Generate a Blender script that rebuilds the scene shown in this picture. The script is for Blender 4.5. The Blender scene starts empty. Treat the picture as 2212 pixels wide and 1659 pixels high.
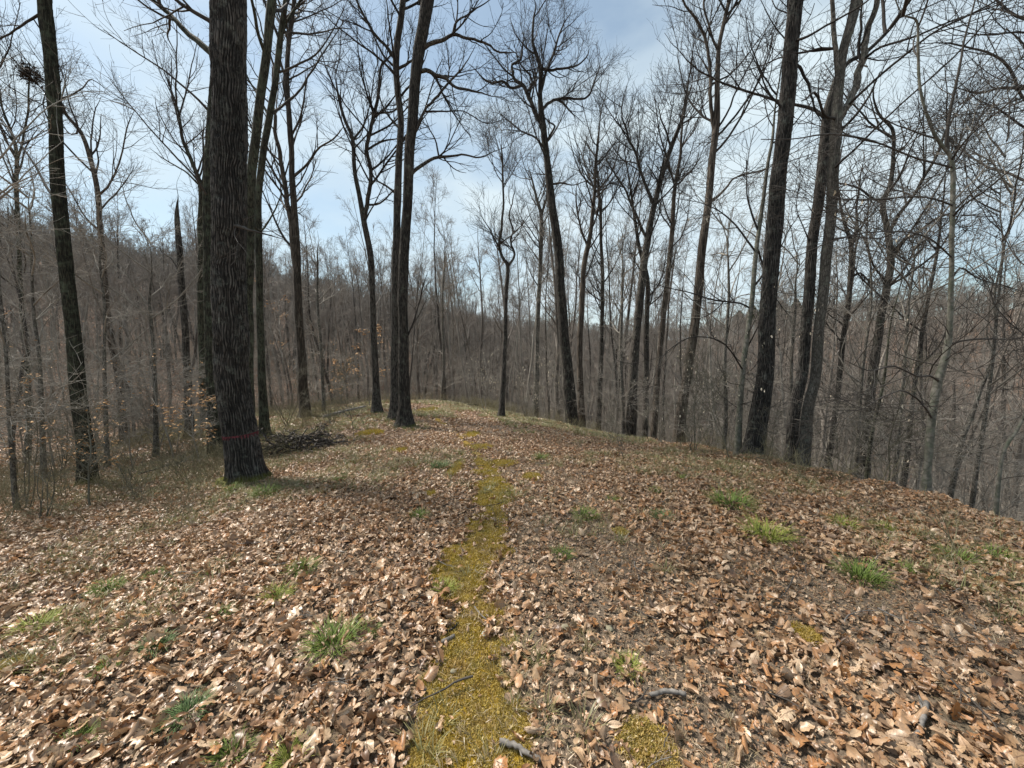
import bpy, math, random
import numpy as np
from mathutils import Vector

SC = bpy.context.scene
COL = SC.collection
R_ = math.radians

# ------------------------------------------------------------------ camera
PITCH = R_(6.0); CAMZ = 1.6; FPX = 831.0      # focal length in units of a 2212 px wide frame
cd = bpy.data.cameras.new("camera"); cam = bpy.data.objects.new("camera", cd); COL.objects.link(cam)
cam.location = (0, 0, CAMZ); cam.rotation_euler = (math.pi/2 - PITCH, 0, 0)
cd.sensor_width = 36.0; cd.lens = 36.0*FPX/2212.0; cd.clip_start = 0.05; cd.clip_end = 3000
SC.camera = cam

# ------------------------------------------------------------------ sky + sun
SUN_EL, SUN_AZ = 54.0, -62.0                   # azimuth measured from +Y (ahead), minus = left
w = bpy.data.worlds.new("World"); SC.world = w; w.use_nodes = True
nt = w.node_tree; nt.nodes.clear(); N = nt.nodes.new; L = nt.links.new
out = N('ShaderNodeOutputWorld'); bg = N('ShaderNodeBackground'); sky = N('ShaderNodeTexSky')
sky.sky_type = 'NISHITA'; sky.sun_disc = False; sky.sun_elevation = R_(SUN_EL); sky.sun_rotation = R_(SUN_AZ)
sky.air_density = 1.0; sky.dust_density = 1.0; sky.ozone_density = 0.8
tc = N('ShaderNodeTexCoord'); mp = N('ShaderNodeMapping'); mp.inputs['Scale'].default_value = (1.0, 1.0, 2.6)
mp.inputs['Rotation'].default_value = (0.2, 0.35, 0.5)
nz = N('ShaderNodeTexNoise'); nz.inputs['Scale'].default_value = 1.5; nz.inputs['Detail'].default_value = 6; nz.inputs['Roughness'].default_value = 0.5
nz.inputs['Distortion'].default_value = 0.4
cr = N('ShaderNodeValToRGB'); cr.color_ramp.elements[0].position = 0.40; cr.color_ramp.elements[1].position = 0.62
cr.color_ramp.elements[0].color = (0.26, 0.26, 0.26, 1); cr.color_ramp.elements[1].color = (0.97, 0.97, 0.97, 1)
mx = N('ShaderNodeMix'); mx.data_type = 'RGBA'
mx.inputs['B'].default_value = (5.5, 6.4, 6.85, 1)     # thin bright cloud
L(tc.outputs['Generated'], mp.inputs['Vector']); L(mp.outputs[0], nz.inputs['Vector'])
L(nz.outputs['Fac'], cr.inputs[0]); L(cr.outputs[0], mx.inputs['Factor'])
tn = N('ShaderNodeMix'); tn.data_type = 'RGBA'; tn.blend_type = 'MULTIPLY'; tn.inputs['Factor'].default_value = 1; tn.inputs['B'].default_value = (.93, 1.04, 1.0, 1)
L(sky.outputs[0], tn.inputs['A']); L(tn.outputs['Result'], mx.inputs['A']); L(mx.outputs['Result'], bg.inputs['Color'])
bg.inputs['Strength'].default_value = 0.088
L(bg.outputs[0], out.inputs['Surface'])

sd = bpy.data.lights.new("sun", 'SUN'); sd.energy = 5.0; sd.angle = R_(9); sd.color = (1.0, 0.93, 0.83)
sun = bpy.data.objects.new("sun", sd); COL.objects.link(sun)
sv = Vector((math.sin(R_(SUN_AZ))*math.cos(R_(SUN_EL)), math.cos(R_(SUN_AZ))*math.cos(R_(SUN_EL)), math.sin(R_(SUN_EL))))
sun.rotation_euler = sv.to_track_quat('Z', 'Y').to_euler(); sun.location = (0, 0, 60)

SC.view_settings.view_transform = 'Standard'; SC.view_settings.look = 'None'
SC.view_settings.exposure = 0.70; SC.view_settings.gamma = 1.0
SC.cycles.max_bounces = 5; SC.cycles.diffuse_bounces = 3; SC.cycles.transmission_bounces = 3
SC.cycles.transparent_max_bounces = 4; SC.cycles.caustics_reflective = False; SC.cycles.caustics_refractive = False

# ------------------------------------------------------------------ small helpers
def tag(o, label=None, cat=None, group=None, kind=None):
    if label: o['label'] = label
    if cat: o['category'] = cat
    if group: o['group'] = group
    if kind: o['kind'] = kind
    return o

def mesh_np(name, V, Q, mat=None, smooth=True, tris=None):
    """V (n,3) and quads Q (m,4), optional triangles."""
    me = bpy.data.meshes.new(name)
    V = np.asarray(V, np.float32).reshape(-1, 3)
    Q = np.asarray(Q, np.int32).reshape(-1, 4) if Q is not None and len(Q) else np.zeros((0, 4), np.int32)
    T = np.asarray(tris, np.int32).reshape(-1, 3) if tris is not None and len(tris) else np.zeros((0, 3), np.int32)
    me.vertices.add(len(V)); me.vertices.foreach_set('co', V.ravel())
    nl = Q.size + T.size; me.loops.add(nl)
    me.loops.foreach_set('vertex_index', np.concatenate([Q.ravel(), T.ravel()]).astype(np.int32))
    nf = len(Q) + len(T); me.polygons.add(nf)
    st = np.concatenate([np.arange(len(Q))*4, Q.size + np.arange(len(T))*3]).astype(np.int32)
    tot = np.concatenate([np.full(len(Q), 4), np.full(len(T), 3)]).astype(np.int32)
    me.polygons.foreach_set('loop_start', st); me.polygons.foreach_set('loop_total', tot)
    if smooth: me.polygons.foreach_set('use_smooth', np.ones(nf, bool))
    me.update(calc_edges=True)
    if mat: me.materials.append(mat)
    return me

def obj(name, me, parent=None, link=True):
    o = bpy.data.objects.new(name, me)
    if link: COL.objects.link(o)
    if parent: o.parent = parent
    return o

def empty(name, loc, label, cat, group=None):
    o = bpy.data.objects.new(name, None); COL.objects.link(o); o.location = loc; o.empty_display_size = 0.2
    return tag(o, label, cat, group)

def nrm(a): return a/np.maximum(np.linalg.norm(a, axis=-1, keepdims=True), 1e-9)

def ray(px, py):
    u = (px-1106.0)/FPX; v = (py-829.5)/FPX
    return np.array([u, math.cos(PITCH)-v*math.sin(PITCH), -math.sin(PITCH)-v*math.cos(PITCH)])
def W(px, py, d):                               # point seen at a photo position, d metres ahead
    r = ray(px, py); return np.array([0, 0, CAMZ]) + r*(d/r[1])

# value noise -------------------------------------------------------
def _hash(ix, iy, seed):
    h = (ix.astype(np.int64)*374761393 + iy.astype(np.int64)*668265263 + seed*1442695041) & 0x7fffffff
    h = ((h ^ (h >> 13))*1274126177) & 0x7fffffff
    return ((h ^ (h >> 16)) & 0xffff)/65535.0
def vnoise(x, y, seed=0, perx=None):
    x = np.asarray(x, float); y = np.asarray(y, float)
    ix = np.floor(x); iy = np.floor(y); fx = x-ix; fy = y-iy
    fx = fx*fx*(3-2*fx); fy = fy*fy*(3-2*fy)
    ix = ix.astype(np.int64); iy = iy.astype(np.int64); ix1 = ix+1
    if perx: ix = ix % perx; ix1 = ix1 % perx
    a = _hash(ix, iy, seed); b = _hash(ix1, iy, seed); c = _hash(ix, iy+1, seed); d = _hash(ix1, iy+1, seed)
    return (a*(1-fx)+b*fx)*(1-fy)+(c*(1-fx)+d*fx)*fy
def fbm(x, y, seed=0, o=4):
    s = 0; a = .5
    for k in range(o):
        s = s + a*vnoise(x*2**k, y*2**k, seed+k*17); a *= .5
    return s/(1-.5**o)

# ------------------------------------------------------------------ terrain
SP_Y = [-60, 0, 5, 9, 13, 17, 20, 25, 32, 60]
SP_X = [2, 0, -.28, -1.34, -2.95, -4.3, -5.0, -6.0, -7, -9]
SP_Z = [1.5, 0, -.27, -.56, -.74, -.94, -1.5, -2.9, -4.6, -9]
SP_R = [6.2, 5.6, 5.5, 5.3, 3.7, 2.7, 2.4, 2.4, 2.4, 2.4]
AZ = np.array([-180, -130, -90, -60, -40, -15, 0, 20, 45, 70, 100, 130, 180.])
RR = np.array([0, 20, 40, 70, 110, 160, 230, 400, 3000.])
HF = np.array([
 [0, 0, 0, 0, 0, 0, 0, 0, 0],
 [-.5, -2.0, -3, -3, 0, 3, 4, 4, 0],
 [-1, -2.6, -2, 0, 6, 10, 12, 10, 0],
 [-1, -2.7, -1.7, 3, 12, 26, 34, 28, 0],
 [-1, -2.9, -2.6, 1, 8, 19, 27, 24, 0],
 [-1, -2.5, -5.5, -4, 2, 9, 13, 12, 0],
 [-1, -3.5, -8, -12, -9, -2, 4, 5, 0],
 [-1, -5, -12, -18, -16, -9, 0, 4, 0],
 [-1, -6, -14, -21, -18, -6, 12, 16, 0],
 [-1, -6, -13, -20, -15, 0, 21, 20, 0],
 [-1, -5, -11, -16, -14, -5, 4, 5, 0],
 [-.5, -3, -8, -10, -8, -4, 0, 0, 0],
 [0, 0, 0, 0, 0, 0, 0, 0, 0]])
def smooth(a, b, x):
    t = np.clip((x-a)/(b-a), 0, 1); return t*t*(3-2*t)
def ridge_side(x, y):
    xc = np.interp(y, SP_Y, SP_X); hr = np.interp(y, SP_Y, SP_R)
    return x-xc, hr
def base_height(x, y):
    x = np.asarray(x, float); y = np.asarray(y, float)
    dx, hr = ridge_side(x, y); zc = np.interp(y, SP_Y, SP_Z)
    so = np.maximum(dx-hr, 0)
    right = .16*(np.clip(dx/hr, 0, 1))**2 + np.interp(y, [6, 11], [.0, .12])*np.clip(dx/hr, 0, 1)**2 + .52*(np.sqrt(so*so+1.1)-math.sqrt(1.1)) + .03*so
    left = np.interp(-dx, [0, 2, 4, 7.5, 12, 20, 40], [0, .05, .30, .66, 1.4, 2.7, 5])
    near = zc - np.where(dx > 0, right, left)
    az = np.degrees(np.arctan2(x, y)); r = np.hypot(x, y)
    ai = np.interp(az, AZ, np.arange(len(AZ))); ri = np.interp(r, RR, np.arange(len(RR)))
    a0 = np.clip(np.floor(ai).astype(int), 0, len(AZ)-2); r0 = np.clip(np.floor(ri).astype(int), 0, len(RR)-2)
    fa = ai-a0; fr = ri-r0; fa = fa*fa*(3-2*fa)
    far = (HF[a0, r0]*(1-fa)+HF[a0+1, r0]*fa)*(1-fr) + (HF[a0, r0+1]*(1-fa)+HF[a0+1, r0+1]*fa)*fr
    s_out = np.where(dx > 0, np.maximum(dx-hr, 0), np.maximum(-dx-6, 0)*.9)
    s_out = np.maximum(s_out, np.maximum(y-19, 0)*.8)
    wgt = smooth(2, 20, s_out)
    rough = (fbm(x*.09, y*.09, 5)-.5)*2.6*smooth(10, 50, r)
    return near*(1-wgt)+far*wgt + rough
def micro(x, y):
    r = np.hypot(x, y)
    m = (fbm(x*.8+3, y*.8, 11)-.5)*.16*smooth(0, 2.5, r)*.6 + (fbm(x*4, y*4, 21)-.5)*.035
    c = moss_c(y); m = m - .035*np.exp(-((x-c)/.30)**2)*smooth(9, 5, y)      # two faint wheel ruts
    m = m - .03*np.exp(-((x-c-1.35)/.35)**2)*smooth(9, 5, y)
    dx_, hr_ = ridge_side(x, y); m = m+(fbm(x*1.3+31, y*1.3, 83, 3)-.5)*.34*smooth(-1.6, .3, dx_-hr_)*smooth(3, 5, y)
    return m*smooth(60, 30, r)
# moss strip: photo rows -> left/right edge
MROWS = [(1659, 893, 1112), (1500, 915, 1100), (1420, 925, 1100), (1360, 950, 1062), (1300, 972, 1062), (1240, 942, 1052),
         (1200, 975, 1082), (1160, 990, 1092), (1120, 1022, 1102), (1060, 1042, 1098), (1012, 1043, 1072)]
def onground0(px, py):
    r = ray(px, py); d = 3.0
    for _ in range(40):
        p = np.array([0, 0, CAMZ])+r*(d/r[1]); h = float(np.interp(p[1], SP_Y, SP_Z))
        d = d + (p[2]-h)*.8/(-r[2]/r[1])*.7
    return p
_mr = [(onground0(a, y), onground0(b, y)) for y, a, b in MROWS]
MY = np.array([(a[1]+b[1])/2 for a, b in _mr]); MC = np.array([(a[0]+b[0])/2 for a, b in _mr]); MH = np.array([(b[0]-a[0])/2 for a, b in _mr])
MY = np.concatenate([[-8], MY, [9, 13]]); MC = np.concatenate([[-.15], MC, [-1.3, -2.9]]); MH2 = np.concatenate([[.2], MH, [0, 0]])
def moss_c(y): return np.interp(y, MY, MC)
def height(x, y): return base_height(x, y)+micro(x, y)
def h1(x, y): return float(height(np.array([x]), np.array([y]))[0])
def onground(px, py, maxd=60):
    r = ray(px, py); t = np.linspace(.3, maxd, 6000)
    P = np.array([0, 0, CAMZ])+r[None]*(t/r[1])[:, None]
    dz = P[:, 2]-height(P[:, 0], P[:, 1]); i = np.argmax(dz < 0)
    return P[i] if dz[i] < 0 else P[-1]

MPATCH = [(985, 1010, 12, 14), (1085, 1003, 26, 7), (1020, 940, 14, 6), (925, 887, 22, 5), (1400, 1615, 55, 60), (865, 975, 14, 5), (930, 1070, 12, 8), (1340, 1150, 12, 7),
          (15, 1440, 45, 16), (1740, 1372, 30, 14), (1040, 968, 26, 7), (1150, 1030, 20, 6), (800, 935, 30, 6)]
_mp = []
for px, py, rx, ry in MPATCH:
    c = onground(px, py); a = onground(px+rx, py); b = onground(px, py-ry)
    _mp.append((c[0], c[1], abs(a[0]-c[0]), min(max(abs(b[1]-c[1]), .08), .9)))
def moss_mask(x, y):
    h = np.interp(y, MY, MH2); c = moss_c(y)
    e = (fbm(x*3.2, y*3.2, 33, 4)-.5)*.34+(fbm(x*13, y*13, 7, 2)-.5)*.12
    m = 1-smooth(-.05, .07, np.abs(x-c)-h+e)
    m = m*smooth(0.25, .36, fbm(x*2.4+9, y*2.4, 51)+.1*(y < 3))
    for cx, cy, rx, ry in _mp:
        q = np.sqrt(((x-cx)/rx)**2+((y-cy)/ry)**2)+e*1.6
        m = np.maximum(m, 1-smooth(.75, 1.05, q))
    return m
def bare_mask(x, y):                            # thin leaf cover: crumbs and soil showing
    c = moss_c(y)
    b = np.exp(-((x-c-.95)/.36)**2)*smooth(8, 2.6, y)*.95 + np.exp(-((x-c-.40)/.2)**2)*smooth(8, 3, y)*.7
    b = b + .9*np.exp(-(((x-2.3)/.9)**2+((y-2.55)/.35)**2)) + .7*np.exp(-(((x-3.0)/.8)**2+((y-2.0)/.4)**2))
    b = b + .5*smooth(.55, .68, fbm(x*.9+4, y*.9, 71))
    return np.clip(b*(.55+.9*fbm(x*2.5, y*2.5, 61)), 0, 1)

# ------------------------------------------------------------------ materials
def newmat(name):
    m = bpy.data.materials.new(name); m.use_nodes = True; t = m.node_tree; t.nodes.clear()
    o = t.nodes.new('ShaderNodeOutputMaterial'); b = t.nodes.new('ShaderNodeBsdfPrincipled')
    b.inputs['Roughness'].default_value = .85; b.inputs['Specular IOR Level'].default_value = .25
    t.links.new(b.outputs[0], o.inputs[0]); return m, t, b, o
def ramp(t, els):
    r = t.nodes.new('ShaderNodeValToRGB'); e = r.color_ramp.elements
    while len(e) < len(els): e.new(.5)
    for k, (p, c) in enumerate(els): e[k].position = p; e[k].color = (*c, 1) if len(c) == 3 else c
    return r
def noise(t, vec, scale, detail=4, rough=.55, dist=0):
    n = t.nodes.new('ShaderNodeTexNoise'); n.inputs['Scale'].default_value = scale; n.inputs['Detail'].default_value = detail
    n.inputs['Roughness'].default_value = rough; n.inputs['Distortion'].default_value = dist
    if vec is not None: t.links.new(vec, n.inputs['Vector'])
    return n
def mapping(t, vec, sc):
    m = t.nodes.new('ShaderNodeMapping'); m.inputs['Scale'].default_value = sc; t.links.new(vec, m.inputs['Vector']); return m.outputs[0]
def mixc(t, fac, a, b, blend='MIX'):
    m = t.nodes.new('ShaderNodeMix'); m.data_type = 'RGBA'; m.blend_type = blend
    for key, v in (('Factor', fac), ('A', a), ('B', b)):
        if isinstance(v, (int, float)): m.inputs[key].default_value = v
        elif isinstance(v, tuple): m.inputs[key].default_value = (*v, 1)
        else: t.links.new(v, m.inputs[key])
    return m.outputs['Result']
def math_(t, op, a, b=0.0):
    m = t.nodes.new('ShaderNodeMath'); m.operation = op
    for k, v in ((0, a), (1, b)):
        if isinstance(v, (int, float)): m.inputs[k].default_value = v
        else: t.links.new(v, m.inputs[k])
    return m.outputs[0]

def bark(name, dark, light, lichen, lich_amt=.5, plate=22., zst=.22, bump=.02, moss=None):
    m, t, b, o = newmat(name)
    tc = t.nodes.new('ShaderNodeTexCoord').outputs['Object']
    v = mapping(t, tc, (1, 1, zst))
    n0 = noise(t, v, plate*.5, 3)
    vadd = t.nodes.new('ShaderNodeVectorMath'); vadd.operation = 'MULTIPLY_ADD'
    t.links.new(n0.outputs['Color'], vadd.inputs[0]); vadd.inputs[1].default_value = (.05, .05, .05); t.links.new(v, vadd.inputs[2])
    vo = noise(t, vadd.outputs[0], plate, 2, .5)
    ab = math_(t, 'ABSOLUTE', math_(t, 'SUBTRACT', vo.outputs['Fac'], .5))
    crack = ramp(t, [(.0, (.05, .05, .05)), (.10, (1, 1, 1))]); t.links.new(ab, crack.inputs[0])
    n1 = noise(t, v, plate*2.2, 5, .65)
    f = math_(t, 'MULTIPLY', crack.outputs[0], n1.outputs['Fac'])
    r = ramp(t, [(.08, dark), (.62, light)]); t.links.new(f, r.inputs[0])
    fu = t.nodes.new('ShaderNodeAttribute'); fu.attribute_name = 'furrow'
    c0 = mixc(t, math_(t, 'MULTIPLY', fu.outputs['Fac'], .85), r.outputs[0], dark)
    n2 = noise(t, tc, 7, 6, .75); r2 = ramp(t, [(.62-.16*lich_amt, (0, 0, 0)), (.75-.1*lich_amt, (.75, .75, .75))]); t.links.new(n2.outputs['Fac'], r2.inputs[0])
    c = mixc(t, r2.outputs[0], c0, lichen)
    n4 = noise(t, tc, 1.3, 3); r4 = ramp(t, [(.3, (.72, .72, .72)), (.7, (1.25, 1.25, 1.25))]); t.links.new(n4.outputs['Fac'], r4.inputs[0])
    c = mixc(t, 1.0, c, r4.outputs[0], 'MULTIPLY')
    if moss:
        sp = t.nodes.new('ShaderNodeSeparateXYZ'); t.links.new(tc, sp.inputs[0])
        n3 = noise(t, tc, 6, 4)
        g = math_(t, 'SUBTRACT', math_(t, 'MULTIPLY', n3.outputs['Fac'], moss), sp.outputs['Z'])
        g2 = ramp(t, [(.0, (0, 0, 0)), (.12, (1, 1, 1))]); t.links.new(g, g2.inputs[0])
        c = mixc(t, g2.outputs[0], c, (.10, .10, .02))
    t.links.new(c, b.inputs['Base Color'])
    bp = t.nodes.new('ShaderNodeBump'); bp.inputs['Strength'].default_value = .9; bp.inputs['Distance'].default_value = bump
    t.links.new(f, bp.inputs['Height']); t.links.new(bp.outputs[0], b.inputs['Normal'])
    return m
def plain(name, c1, c2, scale=8, rough=.85):
    m, t, b, o = newmat(name); tc = t.nodes.new('ShaderNodeTexCoord').outputs['Object']
    n = noise(t, tc, scale, 4); r = ramp(t, [(.3, c1), (.7, c2)]); t.links.new(n.outputs['Fac'], r.inputs[0])
    t.links.new(r.outputs[0], b.inputs['Base Color']); b.inputs['Roughness'].default_value = rough; return m

M = {}
M['oak'] = bark('bark_oak', (.014, .013, .012), (.135, .122, .11), (.17, .18, .155), .5, 26, .13, .010, moss=.35)
M['dark'] = bark('bark_dark', (.014, .012, .010), (.12, .105, .09), (.12, .13, .10), .5, 30, .14, .012, moss=.2)
M['green'] = bark('bark_lichened', (.015, .014, .010), (.09, .085, .06), (.10, .12, .08), .9, 26, .16, .012, moss=.3)
M['brown'] = bark('bark_brown', (.03, .024, .018), (.16, .13, .105), (.15, .15, .12), .3, 24, .07, .014, moss=.15)
M['grey'] = bark('bark_grey', (.05, .045, .038), (.20, .185, .16), (.16, .17, .13), .5, 20, .5, .004, moss=.15)
M['pale'] = bark('bark_smooth_pale', (.11, .105, .085), (.24, .225, .19), (.12, .14, .095), .9, 9, .8, .0015, moss=.12)
M['twig'] = plain('twig', (.035, .03, .026), (.085, .075, .066), 3)
M['twig_dark'] = plain('twig_dark', (.02, .018, .016), (.05, .043, .038), 3)
M['twig_pale'] = plain('twig_pale', (.13, .12, .10), (.34, .31, .27), 3)
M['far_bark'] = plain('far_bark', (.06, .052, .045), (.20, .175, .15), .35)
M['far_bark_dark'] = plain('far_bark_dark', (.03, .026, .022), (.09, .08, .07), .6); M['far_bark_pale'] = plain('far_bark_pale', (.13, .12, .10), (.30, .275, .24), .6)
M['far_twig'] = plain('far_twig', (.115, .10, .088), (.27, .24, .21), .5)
M['shrub_twig'] = plain('shrub_twig', (.07, .065, .045), (.17, .155, .12), 4)
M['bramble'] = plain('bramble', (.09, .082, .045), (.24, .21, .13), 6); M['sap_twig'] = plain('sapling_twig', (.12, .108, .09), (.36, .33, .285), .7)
M['soil'] = plain('soil', (.02, .015, .011), (.07, .052, .04), 30)
M['stone'] = plain('stone', (.16, .15, .10), (.30, .27, .20), 25)
M['acorn'] = plain('acorn', (.20, .09, .035), (.34, .18, .08), 40, .4)
M['deadwood'] = plain('deadwood', (.06, .055, .05), (.24, .22, .20), 30)
M['paint'] = plain('red_paint', (.03, .02, .018), (.18, .04, .052), 30)
M['lichen'] = plain('lichen', (.30, .33, .30), (.48, .52, .48), 60)
M['nest'] = plain('nest', (.02, .016, .012), (.06, .045, .03), 20)
M['evergreen'] = plain('evergreen', (.02, .035, .012), (.05, .075, .025), 8)

def leafmat(name, cols, trans=.15):
    m, t, b, o = newmat(name)
    at = t.nodes.new('ShaderNodeAttribute'); at.attribute_type = 'INSTANCER'; at.attribute_name = 'tint'
    n = len(cols); r = ramp(t, [((k+.5)/n, c) for k, c in enumerate(cols)]); t.links.new(at.outputs['Fac'], r.inputs[0])
    tc = t.nodes.new('ShaderNodeTexCoord').outputs['Object']
    nn = noise(t, tc, 3.0, 5, .65); r2 = ramp(t, [(.25, (.62, .60, .58)), (.7, (1.12, 1.12, 1.12))]); t.links.new(nn.outputs['Fac'], r2.inputs[0])
    c = mixc(t, 1.0, r.outputs[0], r2.outputs[0], 'MULTIPLY')
    lc = t.nodes.new('ShaderNodeAttribute'); lc.attribute_name = 'leafco'; sp = t.nodes.new('ShaderNodeSeparateXYZ'); t.links.new(lc.outputs['Vector'], sp.inputs[0])
    ac = math_(t, 'ABSOLUTE', sp.outputs['Y']); mid = math_(t, 'LESS_THAN', ac, .07)
    sv_ = math_(t, 'SINE', math_(t, 'SUBTRACT', math_(t, 'MULTIPLY', sp.outputs['X'], 52.), math_(t, 'MULTIPLY', ac, 9.)))
    vein = math_(t, 'MAXIMUM', math_(t, 'MULTIPLY', mid, .8), math_(t, 'MULTIPLY', math_(t, 'GREATER_THAN', sv_, .78), .35))
    c = mixc(t, math_(t, 'MULTIPLY', vein, math_(t, 'GREATER_THAN', ac, 0.0001)), c, (.16, .10, .065))
    nb = noise(t, tc, 7.0, 4, .6); rb = ramp(t, [(.60, (1, 1, 1)), (.72, (.45, .38, .33))]); t.links.new(nb.outputs['Fac'], rb.inputs[0]); c = mixc(t, 1.0, c, rb.outputs[0], 'MULTIPLY')
    g = t.nodes.new('ShaderNodeNewGeometry')                     # underside of a dry leaf is paler
    c = mixc(t, math_(t, 'MULTIPLY', g.outputs['Backfacing'], .35), c, (.47, .34, .22))
    t.links.new(c, b.inputs['Base Color']); b.inputs['Roughness'].default_value = .42; b.inputs['Specular IOR Level'].default_value = .55
    tr = t.nodes.new('ShaderNodeBsdfTranslucent'); t.links.new(c, tr.inputs['Color'])
    ms = t.nodes.new('ShaderNodeMixShader'); ms.inputs[0].default_value = trans
    t.links.new(b.outputs[0], ms.inputs[1]); t.links.new(tr.outputs[0], ms.inputs[2]); t.links.new(ms.outputs[0], o.inputs[0])
    return m
M['litter'] = leafmat('leaf_litter', [(.07, .038, .022), (.17, .085, .042), (.44, .215, .08), (.28, .16, .09), (.40, .235, .12), (.11, .062, .038),
                                      (.50, .34, .20), (.28, .185, .125), (.62, .47, .32), (.38, .17, .055), (.19, .125, .085)])
M['tan_leaf'] = leafmat('hanging_leaf', [(.45, .25, .10), (.55, .33, .15), (.62, .42, .22), (.50, .36, .22)], .4)
M['pale_leaf'] = leafmat('pale_leaf', [(.60, .52, .40), (.72, .64, .52), (.55, .45, .33)], .4)
M['black_leaf'] = leafmat('black_leaf', [(.03, .022, .016), (.06, .045, .035), (.10, .07, .05)], .1)
M['moss'] = leafmat('moss', [(.26, .18, .012), (.44, .32, .014), (.55, .41, .016), (.32, .27, .018), (.42, .29, .035)], .2)
M['straw'] = leafmat('straw', [(.30, .22, .12), (.40, .31, .19), (.22, .20, .09)], .2)
M['grass'] = leafmat('grass_blade', [(.09, .14, .02), (.14, .20, .035), (.26, .26, .08), (.12, .17, .045)], .3)

def ground_mat():
    m, t, b, o = newmat('forest_floor'); tc = t.nodes.new('ShaderNodeTexCoord').outputs['Object']
    vo = t.nodes.new('ShaderNodeTexVoronoi'); vo.inputs['Scale'].default_value = 13; vo.feature = 'F1'
    n0 = noise(t, tc, 9, 3); va = t.nodes.new('ShaderNodeVectorMath'); va.operation = 'MULTIPLY_ADD'
    t.links.new(n0.outputs['Color'], va.inputs[0]); va.inputs[1].default_value = (.12, .12, .12); t.links.new(tc, va.inputs[2])
    t.links.new(va.outputs[0], vo.inputs['Vector'])
    sp = t.nodes.new('ShaderNodeSeparateColor'); t.links.new(vo.outputs['Color'], sp.inputs[0])
    r = ramp(t, [(0, (.05, .03, .02)), (.3, (.19, .11, .07)), (.5, (.28, .17, .11)), (.75, (.36, .25, .18)), (1, (.45, .35, .27))])
    t.links.new(sp.outputs[0], r.inputs[0])
    n1 = noise(t, tc, 2.2, 6, .7); r1 = ramp(t, [(.3, (.42, .40, .38)), (.7, (1, 1, 1))]); t.links.new(n1.outputs['Fac'], r1.inputs[0])
    c_leaf = mixc(t, 1.0, r.outputs[0], r1.outputs[0], 'MULTIPLY')
    n2 = noise(t, tc, 70, 5, .7); rs = ramp(t, [(.3, (.05, .036, .025)), (.55, (.19, .145, .105)), (.75, (.38, .31, .22))]); t.links.new(n2.outputs['Fac'], rs.inputs[0])
    at = t.nodes.new('ShaderNodeAttribute'); at.attribute_name = 'masks'
    sm = t.nodes.new('ShaderNodeSeparateXYZ'); t.links.new(at.outputs['Vector'], sm.inputs[0])
    c = mixc(t, sm.outputs['X'], c_leaf, rs.outputs[0])           # x: nearby (real leaves lie on the soil)
    n3 = noise(t, tc, 60, 4, .6); rm = ramp(t, [(.3, (.10, .065, .008)), (.7, (.40, .26, .018))]); t.links.new(n3.outputs['Fac'], rm.inputs[0])
    c = mixc(t, sm.outputs['Y'], c, rm.outputs[0])                # y: moss
    ng = noise(t, tc, .5, 5, .6); rg = ramp(t, [(.56, (0, 0, 0)), (.72, (.5, .5, .5))]); t.links.new(ng.outputs['Fac'], rg.inputs[0])
    c = mixc(t, math_(t, 'MULTIPLY', rg.outputs[0], .6), c, (.10, .11, .035))
    nd = noise(t, tc, .03, 4, .6); rd = ramp(t, [(.35, (.55, .52, .52)), (.65, (.85, .82, .82))]); t.links.new(nd.outputs['Fac'], rd.inputs[0])
    fm = math_(t, 'SUBTRACT', 1.0, sm.outputs['Z']); c = mixc(t, fm, c, mixc(t, 1.0, c, rd.outputs[0], 'MULTIPLY'))
    t.links.new(c, b.inputs['Base Color']); b.inputs['Roughness'].default_value = .95
    bp = t.nodes.new('ShaderNodeBump'); bp.inputs['Strength'].default_value = .8; bp.inputs['Distance'].default_value = .03
    t.links.new(n2.outputs['Fac'], bp.inputs['Height']); t.links.new(bp.outputs[0], b.inputs['Normal'])
    return m
M['ground'] = ground_mat()

# ------------------------------------------------------------------ ground sheet
def build_ground():
    n = 720; s = np.linspace(-1, 1, n)
    k = 6.6; ax = 1600*np.sinh(k*s)/math.sinh(k)
    ay = 1600*np.sinh(k*s)/math.sinh(k)+3.0
    X, Y = np.meshgrid(ax, ay); Z = height(X, Y)
    r = np.hypot(X, Y); Z = Z - smooth(600, 1600, r)*30
    V = np.stack([X, Y, Z], -1).reshape(-1, 3)
    i = np.arange(n-1); I, J = np.meshgrid(i, i); a = (J*n+I).ravel()
    me = mesh_np('ground', V, np.stack([a, a+1, a+n+1, a+n], 1), M['ground'])
    at = me.attributes.new('masks', 'FLOAT_VECTOR', 'POINT')
    mk = np.zeros((len(V), 3), np.float32); mk[:, 0] = smooth(14, 7, r).ravel(); mk[:, 2] = smooth(40, 22, r).ravel(); mk[:, 1] = (moss_mask(X, Y)*(r < 20)).ravel()
    at.data.foreach_set('vector', mk.ravel())
    return tag(obj('ground', me), kind='structure')
build_ground()

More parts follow.
